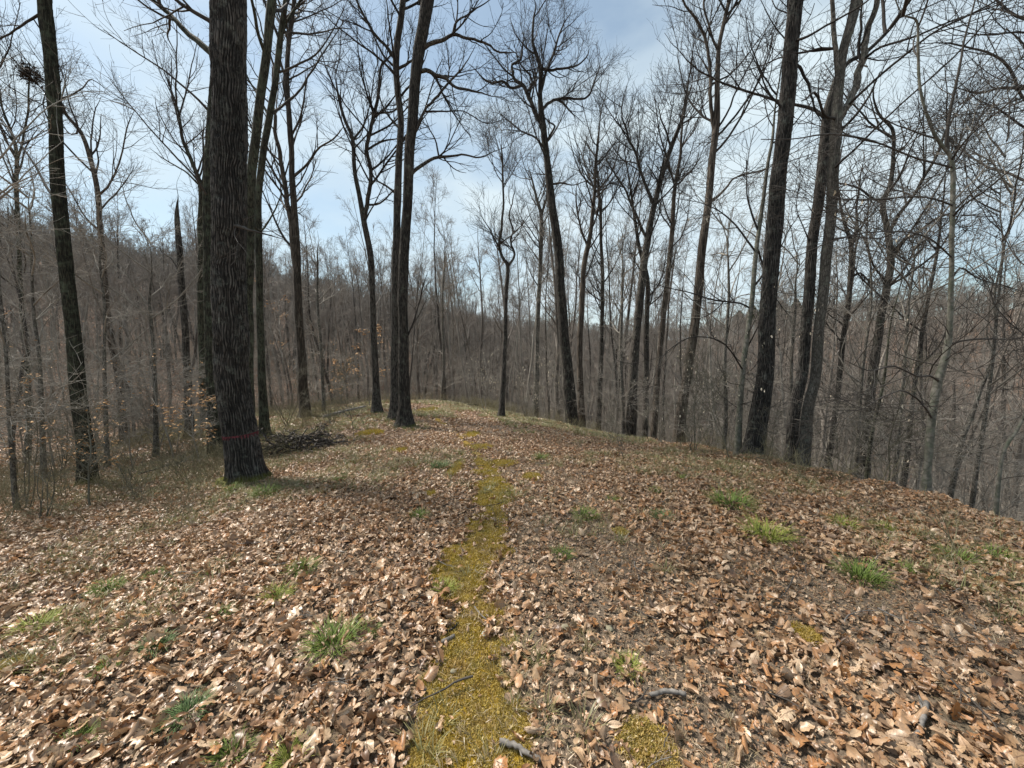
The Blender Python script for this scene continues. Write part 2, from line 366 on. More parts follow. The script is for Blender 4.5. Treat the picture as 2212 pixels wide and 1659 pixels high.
# ------------------------------------------------------------------ scatter (stuff only)
def scatter(name, P, rot, scl, tint, idx, variants, kind='stuff', parent=None, base_mat=None):
    """One object: points whose geometry nodes put small leaf/moss/twig meshes on them."""
    c = bpy.data.collections.new(name+'_kinds')
    for k, me in enumerate(variants):
        o = bpy.data.objects.new('%s_kind_%02d' % (name, k), me); c.objects.link(o)
    me = bpy.data.meshes.new(name); n = len(P); me.vertices.add(n)
    me.vertices.foreach_set('co', np.asarray(P, np.float32).ravel())
    for nm, ty, key, arr in (('rot', 'FLOAT_VECTOR', 'vector', rot), ('scl', 'FLOAT', 'value', scl), ('tint', 'FLOAT', 'value', tint), ('idx', 'INT', 'value', idx)):
        a = me.attributes.new(nm, ty, 'POINT')
        a.data.foreach_set(key, np.asarray(arr, np.int32 if ty == 'INT' else np.float32).ravel())
    o = obj(name, me, parent)
    g = bpy.data.node_groups.new(name+'_scatter', 'GeometryNodeTree')
    g.interface.new_socket('Geometry', in_out='INPUT', socket_type='NodeSocketGeometry')
    g.interface.new_socket('Geometry', in_out='OUTPUT', socket_type='NodeSocketGeometry')
    A = g.nodes.new; gi = A('NodeGroupInput'); go = A('NodeGroupOutput'); ip = A('GeometryNodeInstanceOnPoints')
    ci = A('GeometryNodeCollectionInfo'); ci.inputs['Collection'].default_value = c
    ci.inputs['Separate Children'].default_value = True; ci.inputs['Reset Children'].default_value = True
    def na(nm, ty):
        q = A('GeometryNodeInputNamedAttribute'); q.data_type = ty; q.inputs['Name'].default_value = nm; return q.outputs['Attribute']
    l = g.links.new
    l(gi.outputs[0], ip.inputs['Points']); l(ci.outputs[0], ip.inputs['Instance']); ip.inputs['Pick Instance'].default_value = True
    l(na('idx', 'INT'), ip.inputs['Instance Index'])
    er = A('FunctionNodeEulerToRotation'); l(na('rot', 'FLOAT_VECTOR'), er.inputs[0]); l(er.outputs[0], ip.inputs['Rotation'])
    l(na('scl', 'FLOAT'), ip.inputs['Scale']); l(ip.outputs[0], go.inputs[0])
    md = o.modifiers.new('scatter', 'NODES'); md.node_group = g
    if kind: o['kind'] = kind
    return o

# ------------------------------------------------------------------ tubes and branching
def tubes(P, Rd, S, twist=None):
    """P (N,K,3), Rd (N,K) -> verts, quads of N open tubes"""
    P = np.asarray(P, float); Rd = np.asarray(Rd, float); Nn, K, _ = P.shape
    T = np.empty_like(P); T[:, 1:-1] = P[:, 2:]-P[:, :-2]; T[:, 0] = P[:, 1]-P[:, 0]; T[:, -1] = P[:, -1]-P[:, -2]
    T = nrm(T); mean = nrm(T.mean(1)); ax = np.argmin(np.abs(mean), 1); ref = np.eye(3)[ax][:, None, :]
    n1 = nrm(np.cross(T, np.broadcast_to(ref, T.shape))); n2 = np.cross(T, n1)
    a = np.arange(S)*2*math.pi/S
    V = P[:, :, None, :] + Rd[:, :, None, None]*(np.cos(a)[None, None, :, None]*n1[:, :, None, :]+np.sin(a)[None, None, :, None]*n2[:, :, None, :])
    b = (np.arange(Nn)*K*S)[:, None, None]; k = (np.arange(K-1)*S)[None, :, None]; s = np.arange(S)[None, None, :]; s1 = (s+1) % S
    Q = np.stack([b+k+s, b+k+s1, b+k+S+s1, b+k+S+s], -1).reshape(-1, 4)
    return V.reshape(-1, 3), Q
def merge(parts):
    Vs, Qs, n = [], [], 0
    for V, Q in parts:
        Vs.append(V); Qs.append(Q+n); n += len(V)
    return np.concatenate(Vs), np.concatenate(Qs)

def grow(rng, P, Rd, n, t0, t1, ang, lenf, K, wander, up, rr=.6, rmin=.004, lmin=.15, lmax=9e9, flat=0):
    """n children along the branches P (N,K0,3)."""
    Nn, K0, _ = P.shape
    seg = np.linalg.norm(P[:, 1:]-P[:, :-1], axis=2).sum(1)
    pi = rng.choice(Nn, n, p=seg/seg.sum()); t = t0+(t1-t0)*rng.random(n)**.85
    f = t*(K0-1); i = np.clip(f.astype(int), 0, K0-2); fr = (f-i)[:, None]
    p = P[pi, i]*(1-fr)+P[pi, i+1]*fr; d = nrm(P[pi, i+1]-P[pi, i]); r = Rd[pi, i]*(1-fr[:, 0])+Rd[pi, i+1]*fr[:, 0]
    q = rng.normal(size=(n, 3)); q[:, 2] *= (1-flat); q -= (q*d).sum(1)[:, None]*d; q = nrm(q)
    a = np.radians(rng.uniform(ang[0], ang[1], n))[:, None]
    D = nrm(np.cos(a)*d+np.sin(a)*q)
    Ln = np.clip(lenf*seg[pi]*(1.1-.65*t)*rng.uniform(.55, 1.25, n), lmin, lmax)
    out = np.empty((n, K, 3)); out[:, 0] = p; st = (Ln/(K-1))[:, None]
    for k in range(1, K):
        out[:, k] = out[:, k-1]+D*st
        D = nrm(D+rng.normal(size=(n, 3))*wander+np.array([0, 0, up]))
    r0 = np.clip(r*rr*rng.uniform(.6, 1.1, n), rmin, None)
    r0 = np.minimum(r0, .018*Ln+rmin*.7)
    Ro = r0[:, None]*np.linspace(1, .3, K)[None]; Ro = np.maximum(Ro, rmin*.55)
    return out, Ro

def resample(pts, rad, n):
    pts = np.asarray(pts, float); rad = np.asarray(rad, float)
    s = np.concatenate([[0], np.cumsum(np.linalg.norm(np.diff(pts, axis=0), axis=1))])
    # Catmull-Rom style smoothing through monotone parameter
    m = np.zeros_like(pts)
    if len(pts) > 2: m[1:-1] = (pts[2:]-pts[:-2])/(s[2:]-s[:-2])[:, None]
    m[0] = (pts[1]-pts[0])/(s[1]-s[0]); m[-1] = (pts[-1]-pts[-2])/(s[-1]-s[-2])
    q = np.linspace(0, s[-1], n); i = np.clip(np.searchsorted(s, q, side='right')-1, 0, len(s)-2)
    h = (s[i+1]-s[i]); t = (q-s[i])/h; t_ = t[:, None]; h_ = h[:, None]
    P = (2*t_**3-3*t_**2+1)*pts[i]+(t_**3-2*t_**2+t_)*h_*m[i]+(-2*t_**3+3*t_**2)*pts[i+1]+(t_**3-t_**2)*h_*m[i+1]
    return P, np.interp(q, s, rad), s[-1]

def trunk_mesh(name, P, Rd, S, mat, seed, ridge=.0, ridges=40, flare=.5, lobes=5, lobe_amp=.3, flare_h=.25):
    """a bark-covered trunk with root flare; ridge = depth of the furrows in metres"""
    K = len(P); V, Q = tubes(P[None], Rd[None], S); V = V.reshape(K, S, 3)
    z = P[:, 2]-P[0, 2]; th = np.arange(S)/S
    fl = flare*np.exp(-z/flare_h)[:, None]*(1+lobe_amp*3*(np.sin(2*math.pi*(lobes*th+vnoise(th*4, th*0, seed, 4)))[None]*.5+vnoise(th*7, th*0, seed+3, 7)[None]-.5))
    lump = (vnoise(th[None]*4, z[:, None]*1.7, seed+5, 4)-.5)*.16+(vnoise(th[None]*8, z[:, None]*5, seed+6, 8)-.5)*.06
    disp = Rd[:, None]*(fl+lump)
    g = None
    if ridge > 0:
        u = th[None]*ridges + (vnoise(th[None]*ridges/3, z[:, None]*5, seed+8, max(1, int(ridges/3)))-.5)*1.5
        g = .62*(.5+.5*np.cos(2*math.pi*u))+.38*vnoise(np.mod(u*1.0, ridges), z[:, None]*7, seed+9, ridges)
        g = np.clip(smooth(.22, .62, g), 0, 1); g = g*(1-.6*smooth(.30, .16, vnoise(np.floor(np.mod(u, ridges))*1.0, z[:, None]*13, seed+12, ridges)))
        g = g*(.72+.28*vnoise(th[None]*ridges*2, z[:, None]*60, seed+10, ridges*2))
        disp = disp+(g-.7)*ridge
    C = P[:, None, :]; Nn = nrm(V-C); V = V+Nn*disp[..., None]
    me = mesh_np(name, V.reshape(-1, 3), Q, mat)
    if g is not None:
        at_ = me.attributes.new('furrow', 'FLOAT', 'POINT'); at_.data.foreach_set('value', np.clip(1-g, 0, 1).astype(np.float32).ravel())
    return me, V, g

def local(V, o): return np.asarray(V)-np.asarray(o)[None]

def crown_levels(rng, P1, R1, n2, n3, n4, rmin, flat=0, up=.06, wander=.10, l2=.58, l3=.52, l4=.48):
    out = []
    P2, R2 = grow(rng, P1, R1, n2, .12, .97, (25, 62), l2, 8, wander*1.1, up, .62, rmin*1.5, .8, 3.2, flat)
    out.append((P2, R2, 5))
    P3, R3 = grow(rng, P2, R2, n3, .1, .98, (25, 60), l3, 6, wander*1.3, up*.9, .65, rmin*1.1, .5, 1.7, flat); out.append((P3, R3, 4))
    P4, R4 = grow(rng, P3, R3, n4, .1, .98, (25, 55), l4, 4, wander*1.2, up*.7, .7, rmin*.8, .28, .8, flat); out.append((P4, R4, 3))
    return out

LEAFPTS = {}
def hero(name, label, cat, d, mat, twig, trunk, limbs=(), top=16., crown=(12, 3.4), lev=(80, 420, 1300), ext=True, seed=1, S=28,
         ridge=0., ridges=36, flare=.55, lobes=5, lobe_amp=.3, flare_h=.22, low=0, rmin=.0040, up=.10, flat=0, t0=.45, leaves=None, step=.12, angs=(28, 60), group=None, bases=None):
    """one tree traced at its own distance: trunk, each traced limb and a crown of twigs"""
    rng = np.random.default_rng(seed); lev = (int(lev[0]*.85), int(lev[1]*.72), int(lev[2]*.62))
    pts = [W(x, y, d) for x, y, ww in trunk]
    rad = [ww*.5*d/FPX/math.sqrt(1+((x-1106)/FPX)**2) for x, y, ww in trunk]
    zb = h1(pts[0][0], d)
    if pts[0][2] > zb+.03:                       # ground lies lower than the point traced: carry the trunk down
        dirn = pts[0]-pts[1]; dirn = dirn/max(abs(dirn[2]), 1e-3); dirn[:2] *= .4
        pts.insert(0, pts[0]+dirn*(pts[0][2]-zb+.06)); rad.insert(0, rad[0]*1.06)
    else: pts[0] = np.array([pts[0][0], d, zb-.06])
    if ext:
        dirn = nrm(pts[-1]-pts[-3]); p = pts[-1].copy(); r = rad[-1]; hz = p[2]
        ntop = 7; dz = max(top-p[2], 2.)/ntop
        for k in range(ntop):
            dirn = nrm(dirn*.9+np.array([0, 0, .12])+rng.normal(size=3)*.06); p = p+dirn*dz
            pts.append(p.copy()); rad.append(r*(1-(k+1)/(ntop+.6)))
    else:
        dirn = nrm(pts[-1]-pts[-2]); q0 = pts[-1].copy()
        for k in range(3): pts.append(q0+dirn*.35*(k+1)+rng.normal(size=3)*.04); rad.append(max(rad[-1]*.5, .003))
    n = max(24, int(sum(np.linalg.norm(np.diff(np.array(pts), axis=0), axis=1))/step))
    P, Rr, Ln = resample(pts, rad, n)
    wob = .02 if ext else .01
    P[2:-1] += (np.stack([vnoise(P[2:-1, 2]*1.1, 0*P[2:-1, 2], seed+40)-.5, vnoise(P[2:-1, 2]*.8, 0*P[2:-1, 2], seed+41)-.5, 0*P[2:-1, 2]], 1))*wob*2
    base = np.array([P[0, 0], P[0, 1], P[0, 2]+.06])
    root = empty(name, base, label, cat, group)
    PL = P-base
    me, TV, G = trunk_mesh('trunk', PL, Rr, S, M[mat], seed, ridge, ridges, flare, lobes, lobe_amp, flare_h)
    tr = obj('trunk', me, root)
    P1s, R1s = [], []; Kc = 12; LPS = []
    for lb in limbs:
        q = [W(a[0], a[1], d+(a[3] if len(a) > 3 else 0)) for a in lb]
        rq = [a[2]*.5*d/FPX/math.sqrt(1+((a[0]-1106)/FPX)**2) for a in lb]
        # root the limb inside the trunk
        pool = [P]+[a_+base for a_ in LPS]; pool = np.concatenate(pool)
        pj = 1106+FPX*pool[:, 0]/(pool[:, 1]*math.cos(PITCH)-(pool[:, 2]-CAMZ)*math.sin(PITCH)); qq = q[0]
        qx = lb[0][0]; cost = np.linalg.norm(pool-qq, axis=1); j = np.argmin(cost); q[0] = pool[j].copy()
        off = pool[j][1]-q[1][1]
        if len(q) > 1 and abs(off) > .02:        # carry the limb at the depth it springs from
            for w_ in range(1, len(q)):
                a_ = lb[w_]; q[w_] = W(a_[0], a_[1], q[0][1]+(a_[3] if len(a_) > 3 else 0))
        q.append(q[-1]+nrm(q[-1]-q[-2])*.45+rng.normal(size=3)*.1+np.array([0, 0, .06])); rq.append(.004)
        LP, LR, ll = resample(q, rq, max(8, int(len(lb)*4)))
        jt = rng.normal(size=LP.shape)*min(.03, LR.mean()*.5); jt = (jt+np.roll(jt, 1, 0)+np.roll(jt, 2, 0))/2; jt[:1] = 0; LP += jt*np.clip(np.arange(len(LP))/3., 0, 1)[:, None]
        LPS.append(LP-base)
        V, Q = tubes((LP-base)[None], LR[None], 10 if rq[0] > .03 else 7)
        obj('limb', mesh_np('limb', V, Q, M[mat] if rq[0] > .03 else M[twig]), root)
        a, b, _ = resample(LP, LR, Kc); P1s.append(a-base); R1s.append(b)
    nc, l1 = crown
    parts = []
    if nc:
        Pa, Ra = grow(rng, PL[None], Rr[None], nc, t0, .97, angs, .001, Kc, .085, up, .55, .012, l1*.45, l1*.46, flat)
        # lengths by height: longer in the lower crown
        k = rng.uniform(.8, 2.3, nc)[:, None, None]; Pa = Pa[:, :1]+(Pa-Pa[:, :1])*k; Ra = np.maximum(Ra, .009*k[:, :, 0]*np.linspace(1, .3, Kc)[None]*l1*.5)
        Ra = np.minimum(Ra, Rr.max()*.42*np.linspace(1, .3, Kc)[None])
        parts.append((Pa, Ra, 7)); P1s += list(Pa); R1s += list(Ra)
    if low:
        Pb, Rb = grow(rng, PL[None], Rr[None], low, .08, t0, (50, 85), .001, Kc, .12, .03, .2, .007, 1.0, 1.1, .6)
        k = rng.uniform(.5, 1.6, low)[:, None, None]; Pb = Pb[:, :1]+(Pb-Pb[:, :1])*k
        parts.append((Pb, Rb, 5)); P1s += list(Pb); R1s += list(Rb)
    if ext or not limbs:                           # leader carries twigs as well
        m = int(len(PL)*.7); a, b, _ = resample(PL[m:], Rr[m:], Kc); P1s.append(a); R1s.append(b)
    P1 = np.array(P1s); R1 = np.array(R1s)
    lv = crown_levels(rng, P1, R1, *lev, rmin, flat, up)
    V, Q = merge([tubes(a, b, s) for a, b, s in parts+lv])
    obj('crown', mesh_np('crown', V, Q, M[twig]), root)
    if leaves:
        nm, cnt, sz, zr = leaves
        Pt = lv[-1][0][:, 1:].reshape(-1, 3); zz = Pt[:, 2]+base[2]
        ok = np.where((zz > zr[0]) & (zz < zr[1]))[0]
        if len(ok):
            pk = Pt[rng.choice(ok, min(cnt, len(ok)), replace=False)]
            hang_leaves(root, pk, sz, nm, rng)
    return root, base, P, Rr, TV, G, tr

# ------------------------------------------------------------------ leaf shapes
def leaf_mesh(name, seed, kind, mat):
    rng = np.random.default_rng(seed); K = 15 if kind in ('lobed', 'pointed') else 9
    t = np.linspace(0, 1, K)
    if kind == 'oval': wd = .23*np.sin(math.pi*t**.85)**.8*(1+.10*np.where(np.arange(K) % 2, 1, -1))
    elif kind == 'broad': wd = .34*np.sin(math.pi*t**.7)**.7
    elif kind == 'narrow': wd = .17*np.sin(math.pi*t)**.8
    elif kind == 'lobed': wd = .33*np.sin(math.pi*t**.8)**.6*(.62+.38*np.sin(t*math.pi*7))
    else: wd = .40*np.sin(math.pi*t**.75)**.6*(.50+.50*np.abs(np.sin(t*math.pi*3.5)))
    wd = wd*rng.uniform(.85, 1.15); wd[0] = .012
    wd[-1] = .01
    bend = rng.uniform(-1.8, 1.8); roll = rng.choice([-1, 1])*rng.uniform(.9, 3.8); fold = rng.uniform(-.2, .9); tw = rng.uniform(-1.3, 1.3)
    if kind == 'rolled': wd = .30*np.sin(math.pi*t**.8)**.7; roll = rng.choice([-1, 1])*rng.uniform(5.5, 8.5); bend *= .4
    cs = np.array([-1, -.5, 0, .5, 1.]) if kind != 'rolled' else np.linspace(-1, 1, 7)
    V = []
    for k in range(K):
        for c in cs:
            s = c*wd[k]; R = roll+.01 if abs(roll) > .05 else .05
            y = math.sin(s*R*1.0)/R; z = (1-math.cos(s*R))/R
            z += abs(s)*fold*.5+rng.normal()*.024
            a = (t[k]-.5)*bend
            x = math.sin(a)/(bend+1e-6) if abs(bend) > .05 else t[k]-.5
            z2 = (1-math.cos(a))/(bend+1e-6) if abs(bend) > .05 else 0
            ta = tw*(t[k]-.5); y, z = y*math.cos(ta)-z*math.sin(ta), y*math.sin(ta)+z*math.cos(ta)
            V.append((x, y, z+z2))
    V = np.array(V); V[:, 2] -= np.median(V[:, 2]); C = len(cs); co = np.array([(t[k], c, 0) for k in range(K) for c in cs], np.float32)
    q = [(k*C+c, (k+1)*C+c, (k+1)*C+c+1, k*C+c+1) for k in range(K-1) for c in range(C-1)]
    me = mesh_np(name, V, q, mat); a = me.attributes.new('leafco', 'FLOAT_VECTOR', 'POINT'); a.data.foreach_set('vector', co.ravel()); return me
KINDS = ['oval', 'lobed', 'pointed', 'narrow', 'pointed', 'rolled', 'narrow', 'lobed', 'oval', 'rolled', 'broad', 'narrow', 'pointed', 'rolled', 'lobed', 'rolled', 'lobed', 'narrow', 'pointed', 'oval', 'lobed', 'pointed']
LEAVES = [leaf_mesh('leaf', 100+k, kd, M['litter']) for k, kd in enumerate(KINDS)]
def small_leaves(mat, n=4, k0=300): return [leaf_mesh('leaf', k0+k, ['oval', 'narrow'][k % 2], M[mat]) for k in range(n)]
SL = {'tan_leaf': small_leaves('tan_leaf'), 'pale_leaf': small_leaves('pale_leaf', 4, 320), 'black_leaf': small_leaves('black_leaf', 4, 340)}
def hang_leaves(root, pts, size, matname, rng):
    """dry leaves still hanging on the twigs: one mesh of leaf blades under the tree"""
    Vs, Qs, n = [], [], 0
    for p in pts:
        me = SL[matname][rng.integers(4)]
        v = np.empty(len(me.vertices)*3, np.float32); me.vertices.foreach_get('co', v); v = v.reshape(-1, 3)
        q = np.empty(len(me.loops), np.int32); me.loops.foreach_get('vertex_index', q); q = q.reshape(-1, 4)
        s = size*rng.uniform(.7, 1.2); v = (v+np.array([.5, 0, 0]))*s
        if matname == 'pale_leaf': pitch = rng.uniform(1.1, 1.6)
        else: pitch = rng.uniform(-.2, .7)
        y = rng.uniform(0, 6.28); r = rng.uniform(-.8, .8)
        cr_, sr = math.cos(r), math.sin(r); v = v@np.array([[1, 0, 0], [0, cr_, sr], [0, -sr, cr_]])
        cp, sp_ = math.cos(pitch), math.sin(pitch); v = v@np.array([[cp, 0, -sp_], [0, 1, 0], [sp_, 0, cp]])
        cy, sy = math.cos(y), math.sin(y); v = v@np.array([[cy, sy, 0], [-sy, cy, 0], [0, 0, 1]])
        Vs.append(v+p); Qs.append(q+n); n += len(v)
    m = M[matname+'_mesh']
    obj('leaves', mesh_np('leaves', np.concatenate(Vs), np.concatenate(Qs), m), root)
for k_, cc in (('tan_leaf', ((.42, .22, .09), (.60, .38, .18))), ('pale_leaf', ((.50, .42, .30), (.72, .64, .52))), ('black_leaf', ((.025, .02, .015), (.08, .06, .045)))):
    M[k_+'_mesh'] = plain(k_+'_mesh', cc[0], cc[1], 9, .6)

# ------------------------------------------------------------------ the traced trees
def H(*a, **k): return hero(*a, **k)
oak = H('oak_tree', 'huge furrowed oak in the left foreground with a red paint band round its trunk', 'tree', 6.0, 'oak', 'twig',
  [(533, 1046, 88), (522, 970, 80), (512, 880, 76), (503, 780, 76), (498, 650, 77), (496, 500, 76), (495, 300, 74), (494, 0, 72)],
  [[(505, 488, 9), (530, 492, 7, -.35), (541, 497, 5, -.4)]], top=20, crown=(10, 4.5), lev=(60, 260, 700), seed=3, S=260, ridge=.026, ridges=40, flare=.48, lobes=5, lobe_amp=.35, flare_h=.17, t0=.5, step=.028)
H('oak_tree', 'dark lichened trunk half hidden behind the left side of the huge banded oak', 'tree', 8.6, 'green', 'twig',
  [(470, 980, 46), (466, 880, 44), (462, 700, 42), (460, 500, 40), (462, 350, 40), (470, 200, 38), (478, 0, 36)],
  [[(462, 130, 17), (440, 98, 15, .1), (400, 62, 13, .2), (362, 28, 11, .3), (330, 0, 10, .3), (290, -40, 8, .4), (240, -70, 5, .5)],
   [(448, 250, 7), (400, 190, 5, -.3), (350, 150, 4, -.5), (270, 100, 3, -.8)],
   [(445, 440, 6), (420, 380, 5, -.4), (370, 330, 4, -.6), (300, 250, 3, -1)]], top=19, crown=(12, 4.4), lev=(110, 600, 2000), seed=5, S=72, ridge=.016, ridges=30, t0=.4, flare=.25, step=.06)
H('tree', 'thick leaning stem rising right from behind the huge banded oak', 'tree', 9.5, 'green', 'twig',
  [(540, 960, 26), (536, 800, 24), (536, 600, 22), (541, 450, 21), (548, 325, 20), (565, 200, 19), (576, 100, 18), (588, 0, 18)],
  [[(572, 120, 8), (556, 60, 7, -.3), (545, 0, 6, -.5), (530, -60, 4, -.6)], [(543, 480, 8), (562, 500, 5, .2), (600, 440, 3, .4)]],
  top=18, crown=(12, 4.2), lev=(110, 600, 1900), seed=7, S=36, t0=.4)
H('tree', 'straight greenish trunk standing just right of the huge banded oak', 'tree', 10.5, 'green', 'twig',
  [(572, 935, 24), (567, 850, 19), (563, 720, 17), (561, 600, 16), (558, 450, 15), (570, 325, 15), (583, 250, 14), (593, 175, 13), (608, 50, 12), (615, 0, 11)],
  [[(583, 250, 6), (560, 210, 5, .2), (542, 180, 4, .4), (520, 130, 3, .4)], [(598, 140, 7), (612, 60, 6, .2), (640, 10, 5, .4), (665, -20, 4, .5)]],
  top=17, crown=(14, 3.8), lev=(120, 650, 2200), seed=9, S=32, t0=.42)
H('tree', 'tall dark tree at the far left leaning outward, thickest there', 'tree', 7.0, 'green', 'twig_dark',
  [(190, 1048, 52), (180, 960, 42), (165, 850, 38), (155, 700, 35), (140, 560, 34), (127, 420, 33), (115, 250, 31), (107, 120, 31), (97, 40, 33), (94, 0, 31)],
  [[(112, 440, 9), (95, 395, 7, .2), (72, 350, 6, .4), (35, 300, 5, .6), (0, 255, 4, .8), (-60, 200, 3, 1)],
   [(85, 20, 8), (50, 55, 6, .2), (0, 85, 5, .4), (-60, 110, 4, .6)], [(125, 215, 7), (150, 208, 5, .3), (178, 190, 4, .5), (200, 172, 3, .8), (240, 200, 2, 1)]],
  top=17, crown=(12, 3.8), lev=(110, 600, 1900), seed=11, S=84, ridge=.015, ridges=30, flare=.3, t0=.42, step=.06)
H('tree', 'thin brownish tree between the far left tree and the broken snag, forked high up', 'tree', 13, 'brown', 'twig',
  [(270, 960, 24), (267, 900, 20), (257, 820, 18), (238, 720, 16), (226, 600, 14), (219, 520, 14), (211, 430, 13), (201, 360, 12), (176, 290, 10), (135, 240, 8)],
  [[(211, 425, 7), (235, 400, 5), (258, 350, 4), (275, 270, 3)], [(201, 360, 5), (198, 300, 4), (205, 240, 3)], [(219, 500, 6), (185, 470, 4), (150, 410, 3), (120, 370, 2)]],
  top=9, crown=(12, 2.8), lev=(90, 500, 1600), seed=13, S=20, t0=.5)
H('dead_snag', 'broken dead snag ending in a splintered point left of the huge oak', 'dead tree', 12, 'dark', 'twig_dark',
  [(413, 978, 24), (408, 880, 20), (404, 800, 18), (395, 650, 15), (386, 525, 15), (382, 470, 12), (383, 440, 5), (385, 425, 1.5)],
  [[(388, 600, 4), (372, 560, 3), (350, 545, 2)]], ext=False, crown=(0, 1), lev=(3, 6, 10), seed=15, S=20)
H('tree', 'grey tree peeping out left of the banded oak with a bent, forked top', 'tree', 13, 'green', 'twig',
  [(446, 960, 22), (438, 800, 18), (434, 640, 14), (433, 500, 12), (432, 400, 11), (416, 350, 9), (395, 300, 8), (390, 262, 6)],
  [[(432, 400, 6), (400, 370, 4), (350, 340, 3)], [(432, 430, 6), (440, 360, 4), (438, 300, 3)]], top=9, crown=(12, 2.6), lev=(90, 450, 1500), seed=17, S=18, t0=.5)
H('tree', 'shaggy brown tree right of the oak with two tall parallel stems', 'tree', 14, 'brown', 'twig',
  [(660, 915, 27), (657, 850, 22), (650, 740, 19), (643, 600, 17), (637, 475, 14), (630, 350, 12), (624, 250, 11), (619, 150, 10), (628, 60, 9), (634, 0, 8)],
  [[(643, 600, 12), (633, 520, 11), (623, 450, 11), (611, 380, 10), (602, 330, 9), (595, 280, 8), (588, 220, 6), (592, 150, 4)],
   [(635, 385, 7), (660, 360, 5), (690, 320, 4), (728, 292, 3)], [(619, 170, 6), (600, 110, 5), (610, 50, 4), (650, 10, 4)], [(630, 300, 5), (650, 250, 4), (660, 180, 3)]],
  top=16, crown=(14, 3), lev=(120, 650, 2300), seed=19, S=24, ridge=.012, ridges=14, t0=.45)
H('tree', 'blackish tree with a wavy trunk forking like a tuning fork left of the path', 'tree', 13, 'dark', 'twig_dark',
  [(814, 884, 22), (812, 825, 16), (806, 700, 13), (800, 555, 13), (786, 478, 12), (775, 420, 10), (767, 375, 9), (761, 300, 8), (745, 260, 7), (735, 225, 6), (728, 190, 4)],
  [[(786, 478, 10), (795, 425, 9), (800, 365, 8), (792, 310, 8), (811, 240, 7), (820, 180, 6), (823, 140, 5), (845, 120, 3)],
   [(797, 445, 5), (820, 440, 4), (845, 415, 3)], [(762, 300, 5), (785, 270, 4), (800, 220, 2)], [(811, 240, 5), (850, 240, 3), (880, 215, 2)], [(795, 325, 5), (830, 305, 4), (860, 300, 2)]],
  ext=False, crown=(10, 2.2), lev=(100, 560, 2000), seed=21, S=22, t0=.5)
H('tree', 'left stem of the touching dark pair beside the path', 'tree', 11.4, 'dark', 'twig_dark',
  [(853, 896, 26), (852, 830, 19), (853, 700, 17), (854, 600, 17), (858, 460, 16), (862, 350, 15), (867, 275, 13), (859, 200, 13), (857, 100, 13), (868, 25, 12), (873, -20, 11)],
  [[(853, 125, 8), (830, 95, 6), (802, 65, 6), (790, 40, 5), (765, -10, 4), (750, -60, 3)], [(858, 150, 6), (885, 135, 5), (900, 120, 3)], [(850, 420, 5), (830, 400, 4), (808, 385, 3), (790, 340, 2)],
   [(866, 280, 5), (840, 250, 4), (822, 215, 3)]],
  top=15, crown=(14, 3), lev=(130, 760, 2600), seed=23, S=30, t0=.45)
H('tree', 'right, thicker stem of the touching dark pair beside the path', 'tree', 10.2, 'dark', 'twig_dark',
  [(875, 915, 34), (873, 850, 25), (871, 740, 21), (872, 600, 21), (880, 450, 20), (887, 300, 21), (897, 175, 22), (912, 75, 23), (925, 0, 24)],
  [[(910, 112, 9), (930, 95, 8), (955, 88, 7), (977, 75, 6), (1010, 82, 5), (1050, 95, 4), (1087, 112, 3)],
   [(905, 160, 8), (928, 153, 8), (962, 170, 7), (985, 185, 5), (1002, 192, 5), (1025, 200, 4), (1055, 205, 2)],
   [(885, 380, 8), (912, 355, 7), (947, 340, 6), (990, 338, 4), (1037, 340, 3), (1060, 330, 2)],
   [(892, 300, 7), (905, 270, 6), (920, 235, 5), (940, 213, 5), (982, 165, 4), (1010, 130, 2)],
   [(945, 342, 4), (940, 300, 3), (925, 275, 2)], [(925, 240, 4), (960, 240, 3), (1000, 240, 2), (1050, 265, 2)], [(977, 75, 4), (985, 50, 4), (1010, 30, 3), (1050, 5, 2)],
   [(878, 745, 4), (895, 690, 3), (912, 625, 3)], [(922, 20, 12), (908, 0, 11), (900, -60, 9), (890, -160, 6)]],
  top=17, crown=(14, 3.4), lev=(150, 900, 3000), seed=25, S=60, ridge=.010, ridges=22, t0=.5, step=.07)
H('tree', 'tall black tree right of centre with a crooked spreading crown', 'tree', 13.5, 'dark', 'twig_dark',
  [(1236, 914, 32), (1229, 830, 24), (1217, 700, 21), (1204, 525, 19), (1192, 440, 17), (1185, 380, 14), (1179, 325, 13), (1174, 280, 13), (1168, 235, 12), (1167, 200, 9), (1168, 150, 9), (1158, 115, 7), (1151, 90, 5), (1153, 40, 4)],
  [[(1173, 270, 9), (1158, 245, 9), (1147, 225, 8), (1137, 200, 8), (1127, 183, 7), (1112, 168, 6), (1106, 145, 5), (1120, 130, 4), (1130, 100, 3)],
   [(1127, 185, 6), (1107, 190, 5), (1085, 178, 5), (1060, 180, 4), (1040, 165, 3)],
   [(1170, 240, 6), (1185, 222, 6), (1203, 214, 5), (1225, 212, 5), (1240, 214, 4), (1272, 207, 4), (1285, 175, 3)],
   [(1203, 214, 5), (1222, 228, 4), (1236, 242, 3)],
   [(1168, 150, 7), (1190, 152, 5), (1220, 148, 4), (1250, 140, 3), (1265, 125, 3)],
   [(1168, 205, 6), (1180, 160, 5), (1200, 100, 4), (1215, 55, 3)],
   [(1145, 195, 5), (1150, 175, 4), (1125, 140, 3)],
   [(1180, 330, 4), (1160, 300, 4), (1130, 285, 3), (1105, 265, 3)], [(1180, 310, 5), (1200, 270, 4), (1190, 265, 3)], [(1188, 400, 5), (1210, 395, 4), (1240, 400, 2), (1270, 390, 2)]],
  ext=False, crown=(10, 2.4), lev=(170, 1100, 4200), seed=27, S=30, ridge=.008, ridges=20, t0=.62, step=.08)
